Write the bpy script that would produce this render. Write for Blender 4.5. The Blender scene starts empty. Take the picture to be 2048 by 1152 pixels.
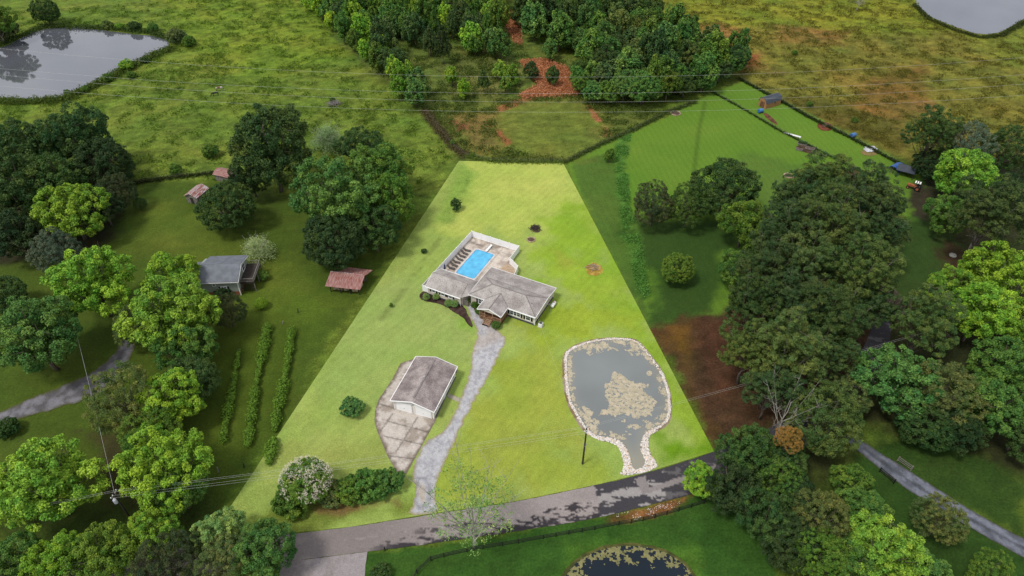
import bpy, bmesh, math, random
import numpy as np
from mathutils import Vector, Matrix
from mathutils.geometry import delaunay_2d_cdt

SC = bpy.context.scene
COL = SC.collection
R = math.radians
PI = math.pi

# ------------------------------------------------------------------ camera
FPX, PITCH, CAMH = 1365.0, R(41.4), 100.0
cam = bpy.data.cameras.new('camera')
camo = bpy.data.objects.new('camera', cam); COL.objects.link(camo)
cam.sensor_width = 36.0
cam.lens = 36.0 * FPX / 2048.0
cam.clip_end = 9000
camo.location = (0, 0, CAMH)
camo.rotation_euler = (R(90) - PITCH, 0, 0)
SC.camera = camo
# ------------------------------------------------------------------ light
SUN_EL, SUN_AZ = R(60), R(-125)
world = bpy.data.worlds.new("World"); SC.world = world; world.use_nodes = True
nt = world.node_tree; nt.nodes.clear()
wo = nt.nodes.new('ShaderNodeOutputWorld'); bg = nt.nodes.new('ShaderNodeBackground')
sky = nt.nodes.new('ShaderNodeTexSky'); sky.sky_type = 'NISHITA'; sky.sun_disc = False
sky.sun_elevation = SUN_EL; sky.sun_rotation = SUN_AZ
tc = nt.nodes.new('ShaderNodeTexCoord'); cn = nt.nodes.new('ShaderNodeTexNoise')
cn.inputs['Scale'].default_value = 3.0; cn.inputs['Detail'].default_value = 6
cr = nt.nodes.new('ShaderNodeValToRGB'); cr.color_ramp.elements[0].position = .35; cr.color_ramp.elements[1].position = .62
cr.color_ramp.elements[0].color = (.45, .45, .45, 1); cr.color_ramp.elements[1].color = (.95, .95, .95, 1)
mx = nt.nodes.new('ShaderNodeMix'); mx.data_type = 'RGBA'
mx.inputs[7].default_value = (9.4, 9.4, 9.8, 1)
nt.links.new(tc.outputs['Generated'], cn.inputs['Vector']); nt.links.new(cn.outputs['Fac'], cr.inputs['Fac'])
nt.links.new(cr.outputs['Color'], mx.inputs[0]); nt.links.new(sky.outputs[0], mx.inputs[6])
nt.links.new(mx.outputs[2], bg.inputs['Color']); nt.links.new(bg.outputs[0], wo.inputs['Surface'])
bg.inputs['Strength'].default_value = 0.086
sl = bpy.data.lights.new('sun', 'SUN'); sl.energy = 1.95; sl.angle = R(12); sl.color = (1, .96, .88)
so = bpy.data.objects.new('sun', sl); COL.objects.link(so)
sd = Vector((math.sin(SUN_AZ) * math.cos(SUN_EL), math.cos(SUN_AZ) * math.cos(SUN_EL), math.sin(SUN_EL)))
so.rotation_euler = sd.to_track_quat('Z', 'Y').to_euler(); so.location = (0, 0, 200)
SC.view_settings.view_transform = 'Standard'; SC.view_settings.look = 'None'
SC.view_settings.exposure = 0.4; SC.view_settings.gamma = 1.0
SC.view_settings.use_curve_mapping = False
SC.cycles.max_bounces = 6; SC.cycles.diffuse_bounces = 3; SC.cycles.transmission_bounces = 3
SC.cycles.transparent_max_bounces = 8

# ------------------------------------------------------------------ photo pixel -> point on a level plane
CP, SP = math.cos(PITCH), math.sin(PITCH)
def gp(px, py, z=0.0):
    x = (px - 1024) / FPX; y = -(py - 576) / FPX
    rx, ry, rz = x, CP + y * SP, -SP + y * CP
    t = (z - CAMH) / rz
    return (rx * t, ry * t)
def depth(X, Y, Z): return Y * CP - (Z - CAMH) * SP
def proj_np(X, Y, Z=0.0):
    u = Y * SP + (Z - CAMH) * CP; w = Y * CP - (Z - CAMH) * SP
    w = np.where(w < 1, 1, w)
    return 1024 + FPX * X / w, 576 - FPX * u / w
def lin(*c):
    return tuple(((v / 255) / 12.92 if v <= 10 else (((v / 255) + .055) / 1.055) ** 2.4) for v in c)
K = 1.45          # how much brighter a sunlit surface shows than its base colour
def alb(*c):
    if c[1] > c[0] and c[1] > c[2]: c = (c[0]*1.04, c[1]*.965, c[2]*1.12)
    return tuple(v / K for v in lin(*c))

# ------------------------------------------------------------------ numpy noise
_rs = np.random.RandomState(7); _G = _rs.rand(256, 256)
def vnoise(x, y):
    xi = np.floor(x).astype(int); yi = np.floor(y).astype(int); fx = x - xi; fy = y - yi
    fx = fx * fx * (3 - 2 * fx); fy = fy * fy * (3 - 2 * fy)
    a = _G[xi % 256, yi % 256]; b = _G[(xi + 1) % 256, yi % 256]
    c = _G[xi % 256, (yi + 1) % 256]; d = _G[(xi + 1) % 256, (yi + 1) % 256]
    return (a * (1 - fx) + b * fx) * (1 - fy) + (c * (1 - fx) + d * fx) * fy
def fbm(x, y, o=4, g=.5):
    s = 0; a = 1; t = 0
    for i in range(o):
        s = s + a * vnoise(x * 2 ** i + 17.3 * i, y * 2 ** i + 5.1 * i); t += a; a *= g
    return s / t
def pdist(X, Y, poly):
    """signed distance to polygon (positive inside), world metres"""
    P = np.array(poly); n = len(P); d = np.full(X.shape, 1e9); ins = np.zeros(X.shape, bool)
    for i in range(n):
        ax, ay = P[i]; bx, by = P[(i + 1) % n]
        ex, ey = bx - ax, by - ay; L = ex * ex + ey * ey + 1e-12
        t = np.clip(((X - ax) * ex + (Y - ay) * ey) / L, 0, 1)
        d = np.minimum(d, np.hypot(X - ax - t * ex, Y - ay - t * ey))
        c = ((ay > Y) != (by > Y)) & (X < (bx - ax) * (Y - ay) / (by - ay + 1e-12) + ax)
        ins ^= c
    return np.where(ins, d, -d)
def ldist(X, Y, line):
    P = np.array(line); d = np.full(X.shape, 1e9)
    for i in range(len(P) - 1):
        ax, ay = P[i]; bx, by = P[i + 1]; ex, ey = bx - ax, by - ay; L = ex * ex + ey * ey + 1e-12
        t = np.clip(((X - ax) * ex + (Y - ay) * ey) / L, 0, 1)
        d = np.minimum(d, np.hypot(X - ax - t * ex, Y - ay - t * ey))
    return d
def sm(v, a, b):
    t = np.clip((v - a) / (b - a), 0, 1); return t * t * (3 - 2 * t)
def GP(pts, z=0): return [gp(x, y, z) for x, y in pts]
def resample(line, step):
    out = []
    for (ax, ay), (bx, by) in zip(line[:-1], line[1:]):
        n = max(1, int(math.hypot(bx - ax, by - ay) / step))
        for i in range(n): out.append((ax + (bx - ax) * i / n, ay + (by - ay) * i / n))
    out.append(line[-1]); return out
def smoothline(pts, it=2, closed=False):
    for _ in range(it):
        o = []
        n = len(pts)
        rng = range(n) if closed else range(n - 1)
        if not closed: o.append(pts[0])
        for i in rng:
            a = pts[i]; b = pts[(i + 1) % n]
            o.append((a[0] * .75 + b[0] * .25, a[1] * .75 + b[1] * .25)); o.append((a[0] * .25 + b[0] * .75, a[1] * .25 + b[1] * .75))
        if not closed: o.append(pts[-1])
        pts = o
    return pts

# ------------------------------------------------------------------ object helpers
def tag(o, label=None, cat=None, group=None, kind=None):
    if label: o['label'] = label
    if cat: o['category'] = cat
    if group: o['group'] = group
    if kind: o['kind'] = kind
    return o
def empty(name, loc=(0, 0, 0), rz=0.0, label=None, cat=None, group=None):
    o = bpy.data.objects.new(name, None); COL.objects.link(o)
    o.location = loc; o.rotation_euler = (0, 0, rz); o.empty_display_size = .3
    return tag(o, label, cat, group)
def link(name, me, mat=None, parent=None):
    o = bpy.data.objects.new(name, me); COL.objects.link(o)
    if mat and not me.materials: me.materials.append(mat)
    if parent: o.parent = parent
    return o
class MB:
    def __init__(s): s.v = []; s.f = []
    def add(s, vs, fs):
        n = len(s.v); s.v += [tuple(v) for v in vs]; s.f += [tuple(i + n for i in f) for f in fs]; return s
    def box(s, x0, x1, y0, y1, z0, z1):
        return s.add([(x0,y0,z0),(x1,y0,z0),(x1,y1,z0),(x0,y1,z0),(x0,y0,z1),(x1,y0,z1),(x1,y1,z1),(x0,y1,z1)],
                     [(0,3,2,1),(4,5,6,7),(0,1,5,4),(1,2,6,5),(2,3,7,6),(3,0,4,7)])
    def bar(s, a, b, w, h=None):
        h = h or w; a = Vector(a); b = Vector(b); d = (b - a).normalized()
        up = Vector((0,0,1)) if abs(d.z) < .95 else Vector((0,1,0))
        x = d.cross(up).normalized() * (w/2); y = x.cross(d).normalized() * (h/2)
        return s.add([a-x-y,a+x-y,a+x+y,a-x+y,b-x-y,b+x-y,b+x+y,b-x+y],
                     [(0,3,2,1),(4,5,6,7),(0,1,5,4),(1,2,6,5),(2,3,7,6),(3,0,4,7)])
    def tube(s, pts, rad, n=6, cap=True):
        if not isinstance(rad, (list, tuple)): rad = [rad]*len(pts)
        P = [Vector(p) for p in pts]; rings = []; vs = []
        for i, p in enumerate(P):
            d = (P[min(i+1,len(P)-1)] - P[max(i-1,0)]).normalized()
            up = Vector((0,0,1)) if abs(d.z) < .9 else Vector((0,1,0))
            x = d.cross(up).normalized(); y = d.cross(x).normalized()
            for k in range(n):
                a = 2*PI*k/n; vs.append(p + (x*math.cos(a) + y*math.sin(a))*rad[i])
        fs = []
        for i in range(len(P)-1):
            for k in range(n):
                fs.append((i*n+k, i*n+(k+1)%n, (i+1)*n+(k+1)%n, (i+1)*n+k))
        if cap: fs.append(tuple(range(n-1,-1,-1))); fs.append(tuple((len(P)-1)*n+k for k in range(n)))
        return s.add(vs, fs)
    def poly(s, pts): return s.add(pts, [tuple(range(len(pts)))])
    def prism(s, pts, z0, z1):
        n = len(pts)
        return s.add([(x,y,z0) for x,y in pts] + [(x,y,z1) for x,y in pts],
                     [tuple(range(n-1,-1,-1)), tuple(range(n,2*n))] + [(i,(i+1)%n,n+(i+1)%n,n+i) for i in range(n)])
    def prism_y(s, pts, y0, y1):      # profile in x,z pushed along y
        n = len(pts)
        return s.add([(x,y0,z) for x,z in pts] + [(x,y1,z) for x,z in pts],
                     [tuple(range(n)), tuple(range(2*n-1,n-1,-1))] + [(i,n+i,n+(i+1)%n,(i+1)%n) for i in range(n)])
    def prism_x(s, pts, x0, x1):
        n = len(pts)
        return s.add([(x0,y,z) for y,z in pts] + [(x1,y,z) for y,z in pts],
                     [tuple(range(n-1,-1,-1)), tuple(range(n,2*n))] + [(i,(i+1)%n,n+(i+1)%n,n+i) for i in range(n)])
    def build(s, name, mat, parent=None, solid=0, bevel=0, smooth=False):
        me = bpy.data.meshes.new(name); me.from_pydata(s.v, [], s.f); me.validate()
        b = bmesh.new(); b.from_mesh(me); bmesh.ops.recalc_face_normals(b, faces=b.faces)
        if bevel: bmesh.ops.bevel(b, geom=list(b.edges), offset=bevel, segments=1, affect='EDGES', clamp_overlap=True)
        b.to_mesh(me); b.free()
        if smooth: me.shade_smooth()
        o = link(name, me, mat, parent)
        if solid:
            m = o.modifiers.new('solid', 'SOLIDIFY'); m.thickness = solid; m.offset = -1 if solid > 0 else 1; m.use_even_offset = False
        return o
def npmesh(name, V, F, colr=None, aux=None):
    """V (N,3), F (M,4) or (M,3)"""
    me = bpy.data.meshes.new(name); V = np.asarray(V, np.float32); F = np.asarray(F, np.int32)
    me.vertices.add(len(V)); me.vertices.foreach_set('co', V.ravel())
    k = F.shape[1]; me.loops.add(F.size); me.loops.foreach_set('vertex_index', F.ravel())
    me.polygons.add(len(F)); me.polygons.foreach_set('loop_start', np.arange(0, F.size, k, dtype=np.int32))
    me.update(calc_edges=True)
    for nm, A in (('col', colr), ('aux', aux)):
        if A is not None:
            a = me.attributes.new(nm, 'FLOAT_COLOR', 'POINT'); A = np.asarray(A, np.float32)
            if A.shape[1] == 3: A = np.concatenate([A, np.ones((len(A),1), np.float32)], 1)
            a.data.foreach_set('color', A.ravel())
    return me

# ------------------------------------------------------------------ materials
def newmat(name):
    m = bpy.data.materials.new(name); m.use_nodes = True; n = m.node_tree
    b = n.nodes['Principled BSDF']; return m, n, b
def noise_node(n, scale, detail=4, vec=None, rough=.55):
    t = n.nodes.new('ShaderNodeTexNoise'); t.inputs['Scale'].default_value = scale; t.inputs['Detail'].default_value = detail
    t.inputs['Roughness'].default_value = rough
    if vec: n.links.new(vec, t.inputs['Vector'])
    return t
def ramp(n, src, p0, p1, c0, c1):
    r = n.nodes.new('ShaderNodeValToRGB'); e = r.color_ramp.elements
    e[0].position = p0; e[1].position = p1; e[0].color = (*c0[:3], 1); e[1].color = (*c1[:3], 1)
    n.links.new(src, r.inputs['Fac']); return r
def mixc(n, a, b, f=None, fv=.5, mode='MIX'):
    m = n.nodes.new('ShaderNodeMix'); m.data_type = 'RGBA'; m.blend_type = mode
    m.inputs[0].default_value = fv
    if f is not None: n.links.new(f, m.inputs[0])
    for s, i in ((a, 6), (b, 7)):
        if isinstance(s, tuple): m.inputs[i].default_value = (*s[:3], 1)
        else: n.links.new(s, m.inputs[i])
    return m.outputs[2]
def simple(name, c1, c2=None, scale=.6, rough=.8, bump=0, bscale=None, stretch=None, spec=.3, metal=0, fine=.25, local=True, lo=.38, hi=.62):
    """two-tone surface with large blotches and fine grain"""
    m, n, b = newmat(name); c2 = c2 or tuple(v*.8 for v in c1)
    tcn = n.nodes.new('ShaderNodeTexCoord'); vec = tcn.outputs['Object']
    if stretch:
        mp = n.nodes.new('ShaderNodeMapping'); mp.inputs['Scale'].default_value = stretch
        n.links.new(vec, mp.inputs['Vector']); vec = mp.outputs[0]
    t = noise_node(n, scale, 5, vec); r_ = ramp(n, t.outputs['Fac'], lo, hi, c1, c2)
    t2 = noise_node(n, scale*9+3, 3, vec); g = ramp(n, t2.outputs['Fac'], .3, .7, (1-fine,)*3, (1+fine*.4,)*3)
    c = mixc(n, r_.outputs[0], g.outputs[0], None, 1, 'MULTIPLY')
    n.links.new(c, b.inputs['Base Color'])
    b.inputs['Roughness'].default_value = rough; b.inputs['Specular IOR Level'].default_value = spec; b.inputs['Metallic'].default_value = metal
    if bump:
        t3 = noise_node(n, bscale or 8, 3, vec); bp = n.nodes.new('ShaderNodeBump'); bp.inputs['Strength'].default_value = bump; bp.inputs['Distance'].default_value = .05
        n.links.new(t3.outputs['Fac'], bp.inputs['Height']); n.links.new(bp.outputs[0], b.inputs['Normal'])
    return m
def lapsiding(name, c, axis=2, per=.2, vert=False):
    m, n, b = newmat(name); tcn = n.nodes.new('ShaderNodeTexCoord')
    w = n.nodes.new('ShaderNodeTexWave'); w.wave_type = 'BANDS'; w.bands_direction = 'Z' if not vert else 'X'; w.wave_profile = 'SAW'
    w.inputs['Scale'].default_value = 1/per*PI/ (2*PI) * 1.0
    n.links.new(tcn.outputs['Object'], w.inputs['Vector'])
    t = noise_node(n, 1.2, 4, tcn.outputs['Object']); r_ = ramp(n, t.outputs['Fac'], .3, .7, tuple(v*.88 for v in c), c)
    g = ramp(n, w.outputs['Fac'], 0, .25, (.62,)*3, (1,)*3)
    n.links.new(mixc(n, r_.outputs[0], g.outputs[0], None, 1, 'MULTIPLY'), b.inputs['Base Color'])
    b.inputs['Roughness'].default_value = .6; return m
def ground_mat(name, grassy=True, fs=1.0, bumpy=.6, rot=-8, amp=1.):
    m, n, b = newmat(name)
    ge = n.nodes.new('ShaderNodeNewGeometry'); pos = ge.outputs['Position']
    a = n.nodes.new('ShaderNodeAttribute'); a.attribute_name = 'col'
    x = n.nodes.new('ShaderNodeAttribute'); x.attribute_name = 'aux'
    sp = n.nodes.new('ShaderNodeSeparateColor'); n.links.new(x.outputs['Color'], sp.inputs[0])
    tuft, mow = sp.outputs[0], sp.outputs[1]
    n1 = noise_node(n, .6*fs, 6, pos, .7); n2 = noise_node(n, 2.6*fs, 4, pos, .7); n3 = noise_node(n, .05, 4, pos, .6)
    if grassy:
        r1 = ramp(n, n1.outputs['Fac'], .32, .68, (.74,.79,.7), (1.24,1.2,1.16))
        r2 = ramp(n, n2.outputs['Fac'], .3, .7, (.5,.54,.48), (1.5,1.42,1.4))
        r3 = ramp(n, n3.outputs['Fac'], .3, .7, (.93,.98,.9), (1.08,1.02,1.1))
        smallr = ramp(n, n2.outputs['Fac'], .3, .7, (.74,.78,.72), (1.24,1.19,1.2))
    else:
        r1 = ramp(n, n1.outputs['Fac'], .3, .7, (.86,)*3, (1.1,)*3); r2 = ramp(n, n2.outputs['Fac'], .3, .7, (.74,)*3, (1.2,)*3)
        r3 = ramp(n, n3.outputs['Fac'], .3, .7, (.95,)*3, (1.05,)*3); smallr = ramp(n, n2.outputs['Fac'], .3, .7, (.8,)*3, (1.15,)*3)
    c = mixc(n, a.outputs['Color'], r3.outputs[0], None, 1, 'MULTIPLY')
    rough_part = mixc(n, r1.outputs[0], r2.outputs[0], None, 1, 'MULTIPLY')
    f = mixc(n, smallr.outputs[0], rough_part, tuft)
    c = mixc(n, c, f, None, 1, 'MULTIPLY')
    # mower passes: bands a little over a metre wide
    mp = n.nodes.new('ShaderNodeMapping'); mp.inputs['Rotation'].default_value = (0, 0, R(rot)); n.links.new(pos, mp.inputs['Vector'])
    w = n.nodes.new('ShaderNodeTexWave'); w.inputs['Scale'].default_value = .19; w.inputs['Distortion'].default_value = 5.0
    w.inputs['Detail'].default_value = 2; w.inputs['Detail Scale'].default_value = .35; n.links.new(mp.outputs[0], w.inputs['Vector'])
    wr = ramp(n, w.outputs['Fac'], .2, .8, (1-.09*amp,1-.07*amp,1-.1*amp), (1+.06*amp,)*3)
    one = mixc(n, (1.,1.,1.), wr.outputs[0], mow)
    c = mixc(n, c, one, None, 1, 'MULTIPLY')
    n.links.new(c, b.inputs['Base Color'])
    b.inputs['Roughness'].default_value = .95; b.inputs['Specular IOR Level'].default_value = .12
    bp = n.nodes.new('ShaderNodeBump'); bp.inputs['Distance'].default_value = .35
    ms = n.nodes.new('ShaderNodeMath'); ms.operation = 'MULTIPLY'; ms.inputs[1].default_value = bumpy; n.links.new(tuft, ms.inputs[0])
    ms2 = n.nodes.new('ShaderNodeMath'); ms2.operation = 'ADD'; ms2.inputs[1].default_value = .06; n.links.new(ms.outputs[0], ms2.inputs[0])
    n.links.new(ms2.outputs[0], bp.inputs['Strength'])
    ad = n.nodes.new('ShaderNodeMath'); ad.operation = 'ADD'; n.links.new(n1.outputs['Fac'], ad.inputs[0]); n.links.new(n2.outputs['Fac'], ad.inputs[1])
    n.links.new(ad.outputs[0], bp.inputs['Height']); n.links.new(bp.outputs[0], b.inputs['Normal'])
    return m
def leaf_mat(name, trans=.3, rough=.6):
    m, n, b = newmat(name)
    a = n.nodes.new('ShaderNodeAttribute'); a.attribute_name = 'col'
    oi = n.nodes.new('ShaderNodeObjectInfo')
    c = mixc(n, a.outputs['Color'], oi.outputs['Color'], None, 1, 'MULTIPLY')
    n.links.new(c, b.inputs['Base Color']); b.inputs['Roughness'].default_value = rough; b.inputs['Specular IOR Level'].default_value = .12
    tr = n.nodes.new('ShaderNodeBsdfTranslucent'); c2 = mixc(n, c, (1.25, 1.2, .55), None, 1, 'MULTIPLY'); n.links.new(c2, tr.inputs['Color'])
    ms = n.nodes.new('ShaderNodeMixShader'); ms.inputs[0].default_value = trans
    n.links.new(b.outputs[0], ms.inputs[1]); n.links.new(tr.outputs[0], ms.inputs[2])
    n.links.new(ms.outputs[0], n.nodes['Material Output'].inputs['Surface']); return m
def water_mat(name, c, rough=.08, bump=.05, spec=.5, attr=False, ns=.05):
    m, n, b = newmat(name); ge = n.nodes.new('ShaderNodeNewGeometry')
    t = noise_node(n, ns, 3, ge.outputs['Position']); r_ = ramp(n, t.outputs['Fac'], .3, .7, tuple(v*(.85 if ns < .1 else .72) for v in c), tuple(v*1.1 for v in c))
    out = r_.outputs[0]
    if attr:
        a = n.nodes.new('ShaderNodeAttribute'); a.attribute_name = 'col'; out = mixc(n, out, a.outputs['Color'], None, 1, 'MULTIPLY')
    n.links.new(out, b.inputs['Base Color']); b.inputs['Roughness'].default_value = rough; b.inputs['Specular IOR Level'].default_value = spec
    b.inputs['IOR'].default_value = 1.34
    t2 = noise_node(n, 1.3, 3, ge.outputs['Position']); bp = n.nodes.new('ShaderNodeBump'); bp.inputs['Strength'].default_value = bump; bp.inputs['Distance'].default_value = .05
    n.links.new(t2.outputs['Fac'], bp.inputs['Height']); n.links.new(bp.outputs[0], b.inputs['Normal']); return m

M = {}
M['ground'] = ground_mat('meadow', True, amp=.55)
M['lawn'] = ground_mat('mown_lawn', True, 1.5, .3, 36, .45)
M['hard'] = ground_mat('gravel_and_paving', False, 2.2, .3)
M['leaf'] = leaf_mat('leaves', .2)
M['needle'] = leaf_mat('needles', .15)
M['weed'] = leaf_mat('weeds', .3)
M['bark'] = simple('bark', (.16,.13,.10), (.09,.075,.06), 2, .9, .5, 6, (1,1,.25))
M['palebark'] = simple('pale_bark', (.42,.40,.35), (.25,.23,.2), 2, .9, .4, 6, (1,1,.3))
M['pinebark'] = simple('pine_bark', (.20,.17,.14), (.12,.10,.085), 2, .9, .4, 6, (1,1,.3))
M['water'] = water_mat('pond_water', (.085,.09,.105), .04, .02, .9)
M['water'].node_tree.nodes['Principled BSDF'].inputs['IOR'].default_value = 1.85
M['bluewater'] = water_mat('garden_pond_water', (.17,.185,.185), .1, .03, attr=True)
M['darkwater'] = water_mat('dark_pond_water', (.008,.014,.022), .05, .03)
M['pool'] = water_mat('pool_water', (.10,.44,.70), .03, .6, ns=.7)
M['algae'] = simple('algae', (.50,.43,.31), (.38,.34,.24), 1.2, .9, .5, 5, fine=.45)
M['algae2'] = simple('dark_algae', (.24,.22,.09), (.15,.15,.06), 1.2, .9, .5, 5, fine=.5)
M['stone'] = simple('pale_stone', (.62,.58,.56), (.48,.42,.40), .8, .85, .3, 9)
M['white'] = simple('white_vinyl', (.88,.88,.88), (.84,.84,.84), .6, .45, fine=.04)
M['whitepaint'] = simple('white_paint', (.78,.78,.77), (.68,.68,.67), .8, .5, fine=.06)
M['shingle'] = simple('weathered_shingles', (.42,.385,.36), (.27,.24,.225), .45, .95, .5, 14, fine=.5)
M['shingle2'] = simple('stained_shingles', (.38,.33,.31), (.19,.155,.15), .38, .95, .5, 14, fine=.5, lo=.35, hi=.6)
M['ridgecap'] = simple('ridge_cap', (.24,.21,.20), (.18,.16,.15), 1, .95)
M['siding'] = lapsiding('beige_siding', (.68,.60,.52))
M['siding_w'] = lapsiding('cream_siding', (.78,.74,.68))
M['siding_g'] = lapsiding('sage_siding', (.30,.34,.29))
M['brick'] = simple('red_brick', (.34,.11,.06), (.24,.08,.05), 3, .9, .3, 12)
M['block'] = simple('grey_block_base', (.07,.075,.085), (.045,.05,.055), 1.5, .9)
M['blueshingle'] = simple('blue_grey_shingles', (.16,.175,.20), (.125,.135,.155), .8, .9, .4, 14, fine=.25)
M['shutter'] = simple('dark_shutter', (.02,.022,.025), (.015,.016,.018), 2, .5)
M['glass'] = simple('window_glass', (.05,.06,.075), (.08,.09,.10), .5, .08, spec=.8)
M['wood'] = simple('stained_wood', (.24,.12,.06), (.15,.075,.04), 2.5, .75, .2, 8, (1,1,.3))
M['railwood'] = simple('weathered_rail_wood', (.38,.24,.15), (.28,.17,.10), 2.5, .75)
M['darkwood'] = simple('dark_wood', (.05,.04,.033), (.03,.025,.02), 2.5, .85)
M['greywood'] = simple('grey_wood', (.25,.23,.2), (.14,.13,.12), 2.5, .85)
M['blackpaint'] = simple('black_paint', (.018,.017,.016), (.012,.012,.011), 2.5, .6)
M['rust'] = simple('rusty_red_metal', (.22,.065,.05), (.34,.21,.19), 1.3, .6, .3, 5, (4,.6,1), fine=.4)
M['rustgrey'] = simple('rust_streaked_tin', (.44,.40,.40), (.24,.07,.05), 1.2, .6, .3, 5, (5,.5,1), lo=.45, hi=.55)
M['hay'] = simple('pale_hay', (.45,.36,.25), (.28,.2,.13), 2, .95, .5, 6)
M['metal'] = simple('grey_metal', (.42,.43,.45), (.33,.34,.36), 1, .4, metal=.6)
M['wire'] = simple('aluminium_wire', (.48,.49,.46), (.42,.43,.4), 1, .45)
M['dwire'] = simple('fence_wire', (.12,.11,.1), (.09,.08,.07), 1, .6)
M['tin'] = simple('weathered_sheet', (.55,.56,.60), (.36,.36,.39), 1.4, .5, .2, 4)
M['slate'] = simple('dark_metal_roof', (.055,.065,.085), (.04,.048,.062), .8, .45, fine=.1)
M['cedar'] = simple('cedar_boards', (.42,.22,.09), (.27,.13,.06), 3, .8, .2, 8, (3,3,.3))
M['bluebarrel'] = simple('blue_plastic', (.05,.16,.38), (.04,.12,.3), 1, .4, fine=.05)
M['bluetarp'] = simple('blue_tarpaulin', (.015,.10,.34), (.01,.07,.25), 1, .5, .4, 3)
M['orange'] = simple('rusty_orange_paint', (.42,.13,.05), (.25,.08,.04), 2, .6)
M['mulch'] = simple('bark_mulch', (.12,.075,.055), (.07,.045,.035), 2.5, .95, .8, 9, fine=.5)
M['hide_d'] = simple('dark_hide', (.03,.025,.02), (.02,.018,.015), 2, .7)
M['hide_b'] = simple('brown_and_white_hide', (.16,.085,.045), (.5,.46,.4), .9, .7, lo=.48, hi=.52)
M['lounger'] = simple('brown_mesh_fabric', (.10,.085,.075), (.07,.06,.055), 3, .8)
M['navy'] = simple('navy_fabric', (.05,.07,.12), (.04,.05,.09), 3, .8)
M['redplastic'] = simple('red_paint', (.45,.04,.06), (.4,.04,.05), 3, .5)

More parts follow.
